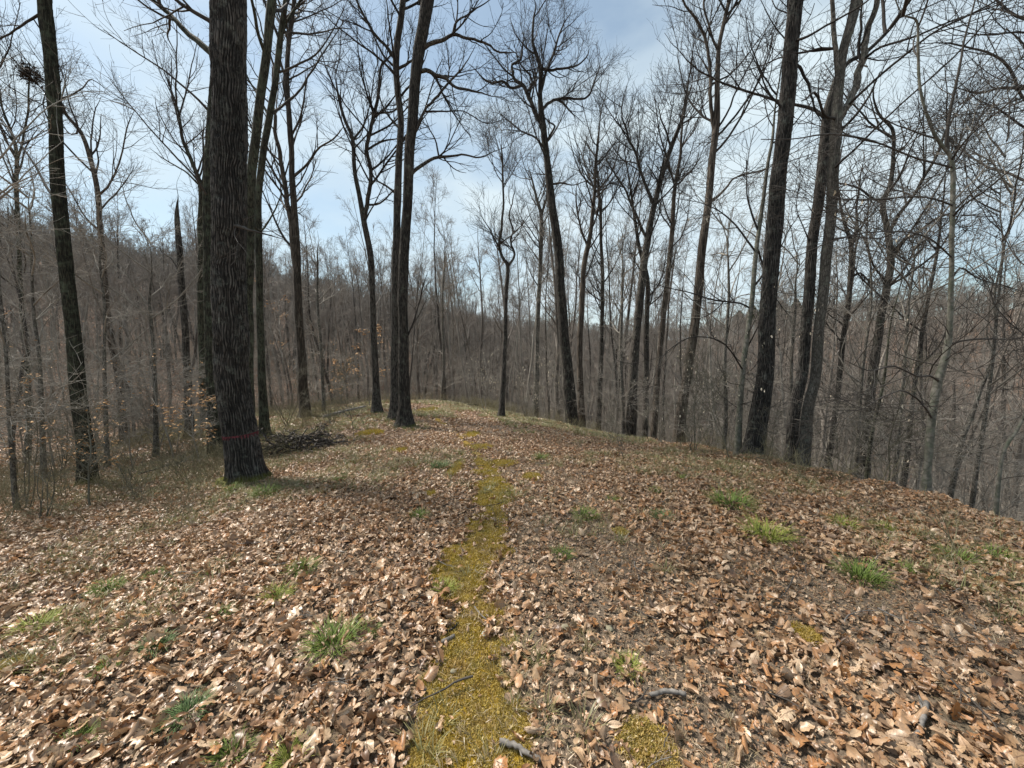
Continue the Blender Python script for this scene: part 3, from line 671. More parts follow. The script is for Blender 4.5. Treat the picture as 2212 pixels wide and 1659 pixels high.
H('tree', 'slim dark tree at the path end whose stem loops into a ring', 'tree', 12.5, 'dark', 'twig',
  [(1083, 895, 14), (1087, 830, 11), (1090, 750, 9), (1094, 620, 8), (1096, 572, 8), (1086, 558, 6), (1079, 540, 6), (1078, 520, 6), (1083, 495, 5), (1084, 475, 5), (1088, 440, 4), (1086, 380, 4), (1085, 340, 3)],
  [[(1097, 572, 6), (1108, 560, 5), (1110, 545, 5), (1105, 530, 4), (1104, 515, 4), (1109, 500, 4), (1100, 470, 3), (1110, 420, 2)]],
  ext=False, crown=(14, 1.8), lev=(100, 560, 2000), seed=29, S=14, t0=.55)
H('tree', 'pale slender tree left of the black crooked tree, forked near its top', 'tree', 18, 'grey', 'twig',
  [(1158, 875, 12), (1160, 760, 10), (1162, 675, 9), (1168, 560, 9), (1169, 465, 8), (1160, 430, 6), (1150, 390, 4)],
  [[(1169, 470, 6), (1180, 430, 5), (1184, 380, 4), (1180, 340, 3)]], ext=False, crown=(18, 2.6), lev=(120, 640, 2200), seed=31, S=14, t0=.5)
H('tree', 'brownish tree right behind the foot of the black crooked tree', 'tree', 15, 'brown', 'twig',
  [(1257, 915, 18), (1253, 800, 13), (1254, 700, 12), (1262, 575, 11), (1277, 500, 9), (1284, 420, 7), (1288, 340, 5)], [[(1270, 530, 5), (1250, 480, 4), (1245, 420, 3)], [(1284, 420, 5), (1310, 390, 4), (1330, 350, 3)]],
  ext=True, top=10, crown=(16, 2.6), lev=(120, 640, 2200), seed=33, S=16, t0=.45)
H('tree', 'thin straight dark tree midway between two thicker ones right of centre', 'tree', 15.5, 'dark', 'twig',
  [(1294, 908, 13), (1297, 800, 10), (1299, 720, 9), (1302, 620, 8), (1298, 520, 7), (1297, 440, 6)], [], top=9.5, crown=(16, 2.4), lev=(110, 600, 2000), seed=35, S=14, t0=.42)
H('tree', 'dark tree right of centre whose stem bends right and forks in a wide V', 'tree', 13, 'dark', 'twig_dark',
  [(1364, 908, 24), (1367, 830, 20), (1373, 750, 18), (1387, 600, 16), (1402, 500, 14), (1417, 425, 12), (1432, 370, 10), (1447, 325, 9), (1462, 285, 8), (1475, 255, 7), (1485, 210, 5)],
  [[(1412, 445, 8), (1400, 415, 7), (1392, 395, 6), (1378, 350, 6), (1367, 320, 5), (1352, 280, 4), (1345, 235, 3)],
   [(1398, 520, 7), (1385, 490, 6), (1365, 440, 5), (1345, 400, 4), (1320, 360, 3)], [(1450, 320, 5), (1440, 290, 4), (1430, 260, 3)]],
  ext=False, crown=(12, 2.6), lev=(140, 900, 3200), seed=37, S=24, t0=.5)
H('tree', 'narrow stem standing close behind the V-forked dark tree', 'tree', 14.5, 'dark', 'twig',
  [(1394, 930, 15), (1396, 800, 12), (1397, 700, 11), (1397, 600, 10), (1380, 530, 8), (1370, 460, 6)], [], top=9, crown=(14, 2.4), lev=(100, 520, 1800), seed=39, S=14, t0=.45)
H('tree', 'slim stem leaning right between the V-forked tree and the tall grey one', 'tree', 13.5, 'brown', 'twig',
  [(1413, 922, 16), (1422, 800, 12), (1437, 650, 11), (1452, 500, 10), (1458, 400, 8), (1470, 330, 6)], [], top=10, crown=(14, 2.4), lev=(110, 560, 1900), seed=41, S=14, t0=.45)
H('tree', 'tall grey tree leaning right with a smooth lower trunk and a narrow double top', 'tree', 10.5, 'brown', 'twig_dark',
  [(1466, 936, 27), (1474, 880, 24), (1486, 800, 21), (1503, 680, 20), (1515, 550, 18), (1525, 475, 17), (1535, 375, 16), (1545, 280, 14), (1549, 175, 11), (1552, 100, 9), (1566, 40, 8), (1576, 0, 8)],
  [[(1544, 285, 9), (1536, 240, 8), (1533, 190, 7), (1527, 100, 6), (1505, 50, 5), (1480, 10, 4)], [(1535, 440, 8), (1555, 420, 6), (1570, 405, 5), (1585, 385, 4), (1640, 370, 3)],
   [(1550, 110, 6), (1530, 60, 4), (1520, 0, 4)]],
  top=14, crown=(14, 2.8), lev=(140, 850, 2900), seed=43, S=30, t0=.45)
H('beech_tree', 'slender smooth grey beech just left of the big dark trunk on the right', 'tree', 7.8, 'pale', 'twig_dark',
  [(1592, 980, 17), (1596, 900, 14), (1604, 800, 12), (1620, 675, 11), (1632, 540, 10), (1650, 425, 8), (1658, 350, 7), (1667, 300, 6), (1672, 250, 4)],
  [[(1622, 665, 5), (1600, 655, 4), (1550, 650, 4), (1500, 635, 3), (1440, 620, 2)], [(1632, 540, 5), (1600, 500, 4), (1560, 460, 3), (1520, 440, 2)], [(1634, 530, 5), (1660, 600, 3), (1680, 650, 2)],
   [(1610, 760, 4), (1640, 700, 3), (1670, 640, 2)], [(1604, 800, 4), (1560, 740, 3, -.6), (1490, 730, 2, -1), (1440, 760, 2, -1.2)]],
  ext=True, top=8, crown=(12, 1.9), low=6, lev=(110, 520, 1700), seed=45, S=24, t0=.4, flat=.4, rmin=.0035, leaves=('pale_leaf', 60, .055, (.2, 3.2)))
H('oak_tree', 'massive dark oak on the right edge of the ridge, the thickest trunk there', 'tree', 7.6, 'oak', 'twig_dark',
  [(1628, 988, 54), (1635, 940, 46), (1644, 870, 41), (1651, 800, 38), (1658, 675, 36), (1666, 575, 35), (1676, 475, 35), (1682, 375, 34), (1696, 250, 33), (1710, 100, 31), (1720, 0, 30)],
  [[(1700, 130, 8), (1730, 150, 7), (1745, 180, 6), (1752, 205, 5), (1760, 235, 4)], [(1690, 240, 5), (1660, 200, 4), (1640, 150, 3)], [(1705, 95, 7), (1760, 70, 5, -.4), (1850, 20, 4, -.8), (1900, -20, 3, -1)]],
  top=18, crown=(12, 4), lev=(110, 600, 1800), seed=47, S=140, ridge=.02, ridges=34, flare=.25, t0=.45, step=.045)
H('oak_tree', 'rough dark oak trunk just left of the tree with big surface roots', 'tree', 8.4, 'oak', 'twig_dark',
  [(1706, 1002, 34), (1712, 930, 29), (1722, 860, 27), (1735, 800, 26), (1745, 650, 25), (1755, 525, 24), (1770, 400, 24), (1785, 250, 22), (1797, 205, 19), (1812, 165, 14), (1835, 135, 10), (1870, 115, 9)],
  [[(1785, 260, 9), (1770, 245, 8), (1755, 235, 8), (1710, 225, 6), (1675, 215, 6), (1635, 205, 5), (1600, 192, 5), (1550, 175, 4), (1500, 145, 3), (1474, 120, 2)],
   [(1765, 430, 6), (1775, 410, 5), (1785, 395, 4)], [(1750, 540, 5), (1740, 500, 3), (1720, 440, 2)]],
  top=12, crown=(10, 3.4), lev=(110, 600, 1900), seed=49, S=90, ridge=.014, ridges=24, flare=.25, t0=.5, step=.06)
H('maple_tree', 'greyish tree with spreading surface roots and a high fork, right of the massive oak', 'tree', 7.2, 'grey', 'twig_dark',
  [(1734, 1008, 40), (1738, 960, 30), (1743, 887, 26), (1760, 820, 25), (1771, 700, 24), (1781, 575, 23), (1795, 475, 24), (1800, 375, 24), (1805, 275, 25), (1812, 200, 22), (1822, 110, 22), (1836, 50, 22), (1846, 0, 22)],
  [[(1806, 280, 18), (1826, 235, 18), (1845, 200, 17), (1858, 150, 16), (1868, 110, 15), (1882, 50, 14), (1895, 0, 12), (1910, -60, 10)],
   [(1812, 190, 12), (1807, 120, 11), (1803, 50, 10), (1798, 0, 9), (1790, -70, 7)],
   [(1800, 370, 7), (1830, 335, 5, -.4), (1870, 300, 5, -.8), (1930, 240, 4, -1.1), (2020, 160, 4, -1.4), (2120, 60, 3, -1.8)],
   [(1830, 230, 7), (1870, 190, 6, -.3), (1940, 130, 6, -.6), (2010, 75, 5, -.9), (2100, 30, 4, -1.2), (2212, -30, 3, -1.5)],
   [(1860, 130, 7), (1900, 105, 6, -.3), (1960, 85, 5, -.6), (2060, 45, 4, -.8), (2160, 10, 3, -1)],
   [(1806, 260, 7), (1780, 245, 6, -.3), (1760, 200, 5, -.5), (1745, 210, 4, -.6)], [(1795, 470, 5), (1825, 440, 4, .3), (1860, 420, 3, .5), (1900, 455, 2, .8)],
   [(1790, 520, 4), (1840, 510, 3, -.4), (1900, 515, 3, -.8), (1960, 490, 2, -1.1)]],
  top=17, crown=(10, 4), lev=(140, 800, 2400), seed=51, S=72, ridge=.006, ridges=20, flare=.55, lobes=5, lobe_amp=.5, flare_h=.13, t0=.5, step=.05)
H('tree', 'thin dark tree behind the rooty forked one, its small crown split at mid height', 'tree', 10.5, 'dark', 'twig',
  [(1784, 1012, 17), (1796, 950, 14), (1808, 860, 13), (1820, 750, 12), (1835, 625, 12), (1840, 530, 11), (1828, 490, 8), (1818, 450, 6), (1810, 400, 4)],
  [[(1840, 535, 8), (1850, 490, 7), (1855, 440, 5), (1857, 390, 4)], [(1836, 600, 6), (1860, 590, 5), (1880, 610, 4)]], ext=False, crown=(12, 2), lev=(100, 500, 1600), seed=53, S=18, t0=.5)
H('tree', 'grey tree on the right that splits low into three wide spreading limbs', 'tree', 9.6, 'dark', 'twig',
  [(1868, 990, 31), (1872, 930, 26), (1885, 800, 22), (1900, 700, 19), (1918, 610, 18), (1925, 565, 17), (1918, 500, 15), (1907, 440, 13), (1922, 400, 11), (1930, 330, 9), (1928, 280, 8), (1900, 250, 6), (1885, 210, 4)],
  [[(1924, 500, 10), (1940, 470, 9), (1975, 420, 8), (2000, 375, 8), (2030, 325, 7), (2045, 280, 5), (2090, 210, 3)],
   [(1928, 555, 10), (1955, 520, 9), (1975, 508, 8), (2025, 470, 7), (2060, 455, 6), (2100, 415, 5), (2160, 370, 4), (2212, 330, 3)],
   [(1907, 440, 7), (1880, 425, 6), (1850, 405, 5), (1815, 395, 4)], [(1930, 340, 5), (1960, 310, 4), (1990, 260, 3)], [(1880, 640, 5), (1862, 600, 4), (1845, 575, 3)],
   [(1900, 690, 5), (1920, 640, 4), (1905, 605, 3)]],
  ext=False, crown=(10, 2.6), low=3, lev=(140, 800, 2600), seed=55, S=40, t0=.5)
H('beech_tree', 'smooth pale beech at the right edge with a crooked bent trunk and level limbs', 'tree', 5.6, 'pale', 'twig',
  [(2003, 1058, 26), (2004, 1020, 20), (2012, 920, 20), (2028, 830, 21), (2048, 755, 18), (2053, 700, 14), (2052, 600, 12), (2053, 520, 12), (2058, 450, 12), (2054, 345, 10), (2030, 310, 9), (2015, 285, 8), (1990, 200, 7), (1982, 100, 6), (1976, 45, 5), (1945, 32, 3)],
  [[(2050, 745, 9), (2070, 738, 7), (2120, 732, 6), (2180, 732, 5), (2240, 728, 4)], [(2015, 905, 7), (1990, 870, 5, -.3), (1950, 845, 4, -.6), (1900, 860, 3, -.8), (1860, 885, 2, -.9)],
   [(2025, 825, 8), (2010, 812, 6, -.3), (1980, 812, 5, -.6), (1930, 790, 4, -.9), (1880, 800, 3, -1.1)], [(2053, 600, 7), (2075, 578, 5), (2110, 600, 4), (2180, 620, 3), (2240, 640, 2)],
   [(2056, 470, 8), (2085, 440, 5, -.2), (2130, 410, 5, -.4), (2180, 370, 4, -.6), (2240, 330, 3, -.8)], [(2055, 350, 7), (2075, 315, 5, -.2), (2120, 270, 4, -.5), (2200, 200, 4, -.8)],
   [(2057, 440, 6), (2000, 425, 4, -.3), (1900, 430, 4, -.6), (1810, 430, 3, -.9)], [(2054, 365, 6), (1990, 345, 5, -.4), (1900, 310, 4, -.8), (1800, 290, 4, -1.1), (1720, 300, 2, -1.3)],
   [(2052, 560, 5), (2000, 510, 4, -.4), (1900, 500, 3, -.7), (1800, 520, 3, -.9)]],
  ext=True, top=8.5, crown=(8, 2.2), low=10, lev=(150, 750, 2300), seed=57, S=48, t0=.45, flat=.5, up=.02, rmin=.003, flare=.5, lobes=4, lobe_amp=.5, flare_h=.1, leaves=('pale_leaf', 26, .05, (.6, 3.5)), step=.05)
H('tree', 'dark thin tree between the three-limbed tree and the pale beech', 'tree', 9, 'dark', 'twig',
  [(1955, 1022, 15), (1962, 960, 13), (1972, 860, 12), (1988, 753, 11), (2005, 640, 9), (2022, 560, 8), (2030, 500, 6)], [], top=6, crown=(10, 1.9), low=4, lev=(80, 380, 1200), seed=59, S=16, t0=.45)
H('sapling', 'greenish pole sapling leaning right in front of the three-limbed tree', 'sapling', 7.6, 'green', 'twig',
  [(1872, 1028, 10), (1884, 930, 8), (1905, 840, 7), (1914, 780, 6), (1925, 700, 4), (1945, 620, 3)], [], ext=False, crown=(6, 1.2), low=5, lev=(50, 220, 600), seed=61, S=12, t0=.45, flat=.4)
H('tree', 'second pale leaning tree just right of the bent beech', 'tree', 7.4, 'grey', 'twig',
  [(2055, 1058, 15), (2068, 1000, 12), (2085, 940, 11), (2102, 900, 11), (2118, 840, 9), (2138, 787, 8), (2150, 720, 7), (2152, 640, 6), (2165, 560, 5)], [], top=6, crown=(8, 1.9), low=5, lev=(80, 380, 1200), seed=63, S=16, t0=.45)
H('tree', 'pale bent sapling at the very right edge curving out of the picture', 'tree', 5.2, 'pale', 'twig',
  [(2152, 1088, 12), (2160, 1040, 10), (2170, 985, 9), (2182, 955, 10), (2200, 930, 9), (2225, 870, 8), (2250, 760, 7)], [], top=6, crown=(7, 1.8), low=5, lev=(70, 320, 1000), seed=65, S=16, t0=.35, flat=.4)
H('tree', 'tree outside the right edge reaching gnarled dark limbs into the upper right sky', 'tree', 9.0, 'dark', 'twig_dark',
  [(2330, 1100, 34), (2320, 800, 30), (2312, 500, 28), (2300, 300, 26), (2290, 100, 24), (2280, 0, 22)],
  [[(2300, 195, 11), (2212, 190, 10), (2160, 192, 8), (2110, 200, 6), (2090, 195, 4)], [(2300, 290, 10), (2212, 215, 8), (2190, 160, 8), (2160, 125, 7), (2100, 105, 5), (2050, 95, 4), (2000, 95, 2)],
   [(2300, 330, 8), (2212, 275, 7), (2160, 240, 5), (2110, 215, 3)], [(2290, 90, 9), (2212, 70, 6), (2130, 75, 4), (2050, 60, 2)]],
  top=15, crown=(10, 3.4), lev=(110, 700, 2200), seed=67, S=24, t0=.5)
H('tree', 'thin forked tree behind the far left trunk with a squirrel nest above it', 'tree', 12, 'green', 'twig',
  [(60, 1000, 18), (62, 850, 15), (48, 700, 13), (42, 560, 12), (38, 420, 11), (35, 340, 10), (22, 280, 7), (5, 230, 5)], [[(36, 350, 7), (48, 310, 6), (62, 230, 5), (64, 165, 4)]],
  ext=True, top=9, crown=(12, 2.4), low=2, lev=(100, 500, 1600), seed=69, S=16, t0=.42)
# band of red paint on the big oak and pale lichen rosettes at its foot
def paint_band(res, py, name, thr=.35, thick=.011):
    root, base, P, Rr, TV, G, tr = res
    j = np.argmin(np.abs((TV[..., 2].mean(1)+base[2])-W(515, py, 6.0)[2])); K, S = TV.shape[:2]
    C = (P[:, None, :]-base)
    Nn = nrm(TV-C); V = TV+Nn*.0025; n = 4
    rows = range(j-1, j+1); q = []
    for r in rows:
        for s in range(S):
            s1 = (s+1) % S; g = (G[r, s]+G[r+1, s1])/2; off = vnoise(np.array([s*.13]), np.array([r*.4]), 5)[0]
            tp = TV[r, s]+base
            if tp[1] > 6.3 and False: continue
            if r == j or (g > thr and off > .3): q.append((r*S+s, r*S+s1, (r+1)*S+s1, (r+1)*S+s))
    me = mesh_np(name, V.reshape(-1, 3), q, M['paint'])
    import bmesh
    bm = bmesh.new(); bm.from_mesh(me); bmesh.ops.delete(bm, geom=[v for v in bm.verts if not v.link_faces], context='VERTS'); bm.to_mesh(me); bm.free()
    o = obj(name, me, tr); return o
paint_band(oak, 941, 'paint_band', thr=.5)

# ------------------------------------------------------------------ forest beyond: repeated trees
def proto(seed, Ht, r0, n1, lev, lean=.04, low=4, rmin=.012, t0=.35, l1=.2):
    rng = np.random.default_rng(seed); K = 14
    P = np.zeros((K, 3)); D = nrm(np.array([rng.normal()*lean, rng.normal()*lean, 1.])); st = Ht/(K-1)
    for k in range(1, K):
        P[k] = P[k-1]+D*st; D = nrm(D+rng.normal(size=3)*.055+np.array([0, 0, .05]))
    P[0, 2] = -.5
    Rr = r0*(1-np.linspace(0, 1, K)**1.15*.93)
    V, Q = tubes(P[None], Rr[None], 9)
    Pa, Ra = grow(rng, P[None], Rr[None], n1, t0, .95, (22, 50), l1, 9, .12, .1, .55, rmin*1.6, 1.2, 5.5)
    parts = [(Pa, Ra, 5)]; P1, R1 = Pa, Ra
    if low:
        Pb, Rb = grow(rng, P[None], Rr[None], low, .08, t0, (50, 80), l1*.5, 9, .14, .02, .3, rmin, .8, 2.5)
        parts.append((Pb, Rb, 4)); P1 = np.concatenate([Pa, Pb]); R1 = np.concatenate([Ra, Rb])
    n2, n3, n4 = lev
    P2, R2 = grow(rng, P1, R1, n2, .15, .97, (25, 55), .5, 6, .18, .07, .6, rmin*1.1, .6, 3); parts.append((P2, R2, 4))
    P3, R3 = grow(rng, P2, R2, n3, .1, .98, (25, 55), .5, 5, .2, .05, .65, rmin*.8, .4, 1.6); parts.append((P3, R3, 3))
    P4, R4 = grow(rng, P3, R3, n4, .1, .98, (25, 55), .5, 3, .2, .04, .7, rmin*.6, .25, .9); parts.append((P4, R4, 3))
    C = merge([tubes(a, b, s) for a, b, s in parts])
    return (V, Q), C
PROTO = []
for k in range(9):
    PROTO.append(proto(500+k, 17+2.2*(k % 3), .10+.02*(k % 4), 18, (95, 420, 1300), low=6, rmin=.009))
FB = ['far_bark', 'far_bark_dark', 'far_bark_pale']
TR = [(mesh_np('trunk', v, q, M[FB[k % 3]]), mesh_np('crown', cv, cq, M['far_twig'])) for k, ((v, q), (cv, cq)) in enumerate(PROTO)]
WH = []
for k, ((v, q), (cv, cq)) in enumerate(PROTO):
    mv, mq = merge([(v, q), (cv, cq)]); me = mesh_np('tree', mv, mq, M[FB[k % 3]]); me.materials.append(M['far_twig'])
    mi = np.zeros(len(mq), np.int32); mi[len(q):] = 1; me.polygons.foreach_set('material_index', mi); WH.append(me)
SAP = []
for k in range(7):
    (v, q), (cv, cq) = proto(700+k, 4.5+1.1*(k % 4), .028+.008*(k % 3), 14, (70, 260, 640), lean=.1, low=9, rmin=.0045, t0=.25, l1=.36)
    SAP.append(((v, q), (cv, cq)))
SAPM = []
for (v, q), (cv, cq) in SAP:
    mv, mq = merge([(v, q), (cv, cq)]); SAPM.append(mesh_np('sapling', mv, mq, M['sap_twig']))

FARM = []
for k in range(6):
    (v, q), (cv, cq) = proto(800+k, 15+1.6*(k % 3), .12+.02*(k % 3), 18, (90, 330, 800), low=2, rmin=.022, t0=.3); mv, mq = merge([(v, q), (cv, cq)])
    me = mesh_np('tree', mv, mq, M[FB[k % 3]]); me.materials.append(M['far_twig']); mi = np.zeros(len(mq), np.int32); mi[len(q):] = 1; me.polygons.foreach_set('material_index', mi); FARM.append(me)
rng = np.random.default_rng(77)
def candidates(n, rmin, rmax, azr, minsep, power=.5, close=False):
    pts = []; cell = {}
    a = np.radians(rng.uniform(azr[0], azr[1], n)); r = (rmin**(1/power)+(rmax**(1/power)-rmin**(1/power))*rng.random(n))**power
    X = r*np.sin(a); Y = r*np.cos(a)
    for x, y in zip(X, Y):
        dx, hr = ridge_side(np.array([x]), np.array([y])); dx = dx[0]; hr = hr[0]
        if close and y > 2 and (dx > hr+1.3 or (dx < -6.5 and y > 7)): pass
        elif y < 24 and dx < hr+2.5 and dx > -8: continue
        elif y < 24 and y > -3 and dx < 0 and x > -11: continue
        if y >= 19 and y < 24 and abs(dx) < 3: continue
        c = (int(x//minsep), int(y//minsep)); bad = False
        for i in (-1, 0, 1):
            for j in (-1, 0, 1):
                for (px, py) in cell.get((c[0]+i, c[1]+j), ()):
                    if (px-x)**2+(py-y)**2 < minsep**2: bad = True
        if bad: continue
        cell.setdefault(c, []).append((x, y)); pts.append((x, y))
    return np.array(pts)
near = candidates(3600, 15, 66, (-66, 64), 2.3)
near = near[np.argsort(np.hypot(near[:, 0], near[:, 1]))]
vis = near[:290]; rest = near[290:]
def side_words(x, y):
    a = math.degrees(math.atan2(x, y))
    if a < -22: return 'on the slope left of the path', 'forest trees on the left slope'
    if a < 8: return 'in the hollow beyond the end of the path', 'forest trees beyond the path'
    return 'in the deep hollow right of the ridge', 'forest trees in the right hollow'
def hlimit(x, y, z, i, s):
    # trees in the hollows stand no taller than the canopy line the valley has
    a = math.degrees(math.atan2(x, y)); r = max(y, .6*math.hypot(x, y)); top = np.interp(a, [-60, -40, -25, -14, 0, 20, 40, 60], [.36, .34, .30, .38, .46, .42, .34, .30])*rng.uniform(.55, 1.12)
    return float(np.clip((1.6+top*r-z)/HT[i], .38, s))
HT = [17+2.2*(k % 3) for k in range(9)]+[15+1.6*(k % 3) for k in range(6)]
GAPS = [(-300, 'the left edge'), (62, 'the nest tree'), (160, 'the far left tree'), (245, 'the thin brownish tree'), (400, 'the broken snag'), (510, 'the huge banded oak'), (563, 'the straight greenish trunk'),
        (648, 'the shaggy two-stemmed tree'), (810, 'the wavy black tree'), (862, 'the touching dark pair'), (1090, 'the looped slim tree'), (1160, 'the pale slender tree'), (1225, 'the black crooked tree'), (1298, 'the thin straight tree'),
        (1372, 'the V-forked tree'), (1430, 'the slim leaning stem'), (1495, 'the tall grey tree'), (1606, 'the smooth grey beech'), (1655, 'the massive oak'), (1760, 'the rooty forked tree'), (1820, 'the thin dark tree'),
        (1890, 'the three-limbed tree'), (1980, 'the dark thin stem'), (2045, 'the bent pale beech'), (2600, 'the right edge')]
ORD = ['nearest', 'second nearest', 'third nearest', 'fourth nearest', 'fifth nearest', 'sixth nearest', 'seventh nearest', 'eighth nearest', 'ninth nearest', 'tenth nearest', 'eleventh nearest', 'twelfth nearest']
gcount = {}
def gap_label(x, y, z):
    px = 1106+FPX*x/(y*math.cos(PITCH)-(z+5-CAMZ)*math.sin(PITCH)); g = 0
    while g < len(GAPS)-2 and px > GAPS[g+1][0]: g += 1
    c = gcount.get(g, 0); gcount[g] = c+1
    if c >= len(ORD): return None
    return '%s slim tree between %s and %s' % (ORD[c], GAPS[g][1], GAPS[g+1][1])
for k, (x, y) in enumerate(vis):
    wrd, grp = side_words(x, y); i = int(rng.integers(len(TR))); s = rng.uniform(.72, 1.1); z = h1(x, y)
    s = hlimit(x, y, z, i, s); lab = (gap_label(x, y, z) if k < 200 else None) or 'slim grey leafless forest tree '+wrd
    if k < 120:
        e = empty('forest_tree', (x, y, z), lab, 'tree', grp); e.rotation_euler = (0, 0, rng.uniform(0, 6.28)); e.scale = (s, s, s)
        obj('trunk', TR[i][0], e); obj('crown', TR[i][1], e)
    else:
        o = obj('forest_tree', WH[i]); o.location = (x, y, z); o.rotation_euler = (0, 0, rng.uniform(0, 6.28)); o.scale = (s, s, s)
        tag(o, lab, 'tree', grp)
far = candidates(34000, 58, 270, (-72, 70), 2.5, .62)
fx = np.concatenate([rest, far]); n = len(fx)
fz = height(fx[:, 0], fx[:, 1])
rot = np.zeros((n, 3)); rot[:, 2] = rng.uniform(0, 6.28, n)
fi = rng.integers(0, len(WH), n); fi[len(rest):] = rng.integers(9, 15, n-len(rest))
fs = np.array([hlimit(fx[j, 0], fx[j, 1], fz[j], fi[j], rng.uniform(.7, 1.1)) if np.hypot(*fx[j]) < 80 else rng.uniform(.55, .85) for j in range(n)])
scatter('distant_forest', np.column_stack([fx, fz]), rot, fs, rng.random(n), fi, WH+FARM)
und = candidates(6800, 8.5, 120, (-68, 66), 1.0, .62, True); n = len(und)
rot = np.zeros((n, 3)); rot[:, 2] = rng.uniform(0, 6.28, n); rot[:, :2] = rng.normal(size=(n, 2))*.08
scatter('undergrowth', np.column_stack([und, height(und[:, 0], und[:, 1])]), rot, rng.uniform(.28, .95, n)*np.interp(np.hypot(und[:, 0], und[:, 1]), [8, 16], [.55, 1]), rng.random(n), rng.integers(0, len(SAPM), n), SAPM)
print('trees', len(near), 'far', len(far), 'und', len(und))

TUFTS = [  # px, py, width, kind, words
 (235, 1270, 95, 0, 'bright green grass tuft left of the middle of the left bank'), (335, 1240, 50, 0, 'small green grass tuft right behind the bright left-bank tuft'),
 (80, 1350, 130, 1, 'yellowish sprawling grass tuft at the left edge'), (335, 1398, 105, 2, 'blue-green upright grass tuft in the left foreground leaves'),
 (240, 1440, 90, 0, 'low grass tuft just below left of the upright blue-green one'), (405, 1545, 125, 2, 'thick grass tuft in the left foreground behind the upturned brown leaf'),
 (165, 1600, 125, 0, 'long-bladed grass tuft in the bottom left corner'), (500, 1632, 90, 0, 'sparse grass tuft at the bottom edge left of centre'), (625, 1640, 80, 1, 'grass tuft at the bottom edge between the left corner and the moss strip'),
 (720, 1392, 125, 0, 'dense grass tuft nearest to the left side of the moss strip'), (790, 1362, 60, 0, 'smaller tuft touching the right of the dense tuft beside the moss'),
 (600, 1285, 75, 1, 'pale grass tuft midway between the oak and the dense tuft'), (480, 1325, 55, 0, 'thin grass tuft surrounded by leaves below the oak'),
 (655, 1225, 70, 0, 'soft grass tuft on the slope below right of the oak'), (905, 1112, 45, 0, 'tiny green tuft left of the narrow part of the moss strip'),
 (735, 1032, 34, 0, 'small tuft among leaves right of the oak foot'), (952, 1004, 46, 2, 'rounded tuft by the first moss patch up the path'), (962, 1268, 55, 1, 'tuft growing in the left edge of the moss strip'),
 (1215, 1195, 50, 0, 'lone small green tuft right of the moss strip'), (1265, 1110, 58, 0, 'bright tuft right of the path in mid distance'), (1357, 1438, 50, 1, 'narrow upright tuft in the thin crumbly patch'),
 (1655, 1155, 115, 1, 'arching pale-tipped tuft in the right middle'), (1580, 1085, 105, 0, 'bright spreading tuft behind the arching pale-tipped one'),
 (1860, 1245, 130, 0, 'large dark green tuft right of middle on the right bank'), (1950, 1225, 70, 0, 'tuft joined to the right of the large dark green one'),
 (2065, 1205, 110, 0, 'wide tuft near the right edge'), (2150, 1200, 110, 0, 'rightmost bright green grass tuft among leaves'), (1905, 1135, 60, 1, 'dull tuft behind the large dark green one'),
 (1820, 1130, 75, 1, 'dull low tuft left behind the large dark green one'), (1430, 1112, 50, 2, 'blue-green tuft between the path and the arching tuft'),
 (1415, 1056, 34, 0, 'tiny bright tuft beyond the blue-green one'), (1325, 1075, 34, 0, 'tiny dark tuft beside the path bend'), (1168, 985, 34, 0, 'far tiny tuft right of the path bend'), (1470, 1028, 34, 0, 'far small tuft near the right brow'),
 (575, 1062, 70, 0, 'grass fringe at the right foot of the huge oak'), (505, 1055, 50, 0, 'grass fringe at the left foot of the huge oak'), (2195, 1265, 60, 2, 'drooping tuft cut by the right edge')]
TP = []
for px, py, wpx, kd, words in TUFTS:
    p = onground(px, py+8); TP.append((p[0], p[1], min(max(wpx/FPX*p[1]/.30/math.sqrt(1+((px-1106)/FPX)**2), .5), 1.9)))
def tuft_mask(x, y):
    m = np.zeros(np.shape(x))
    for tx, ty, ts in TP: m = np.maximum(m, np.exp(-((x-tx)**2+(y-ty)**2)/(.10*ts)**2))
    return m
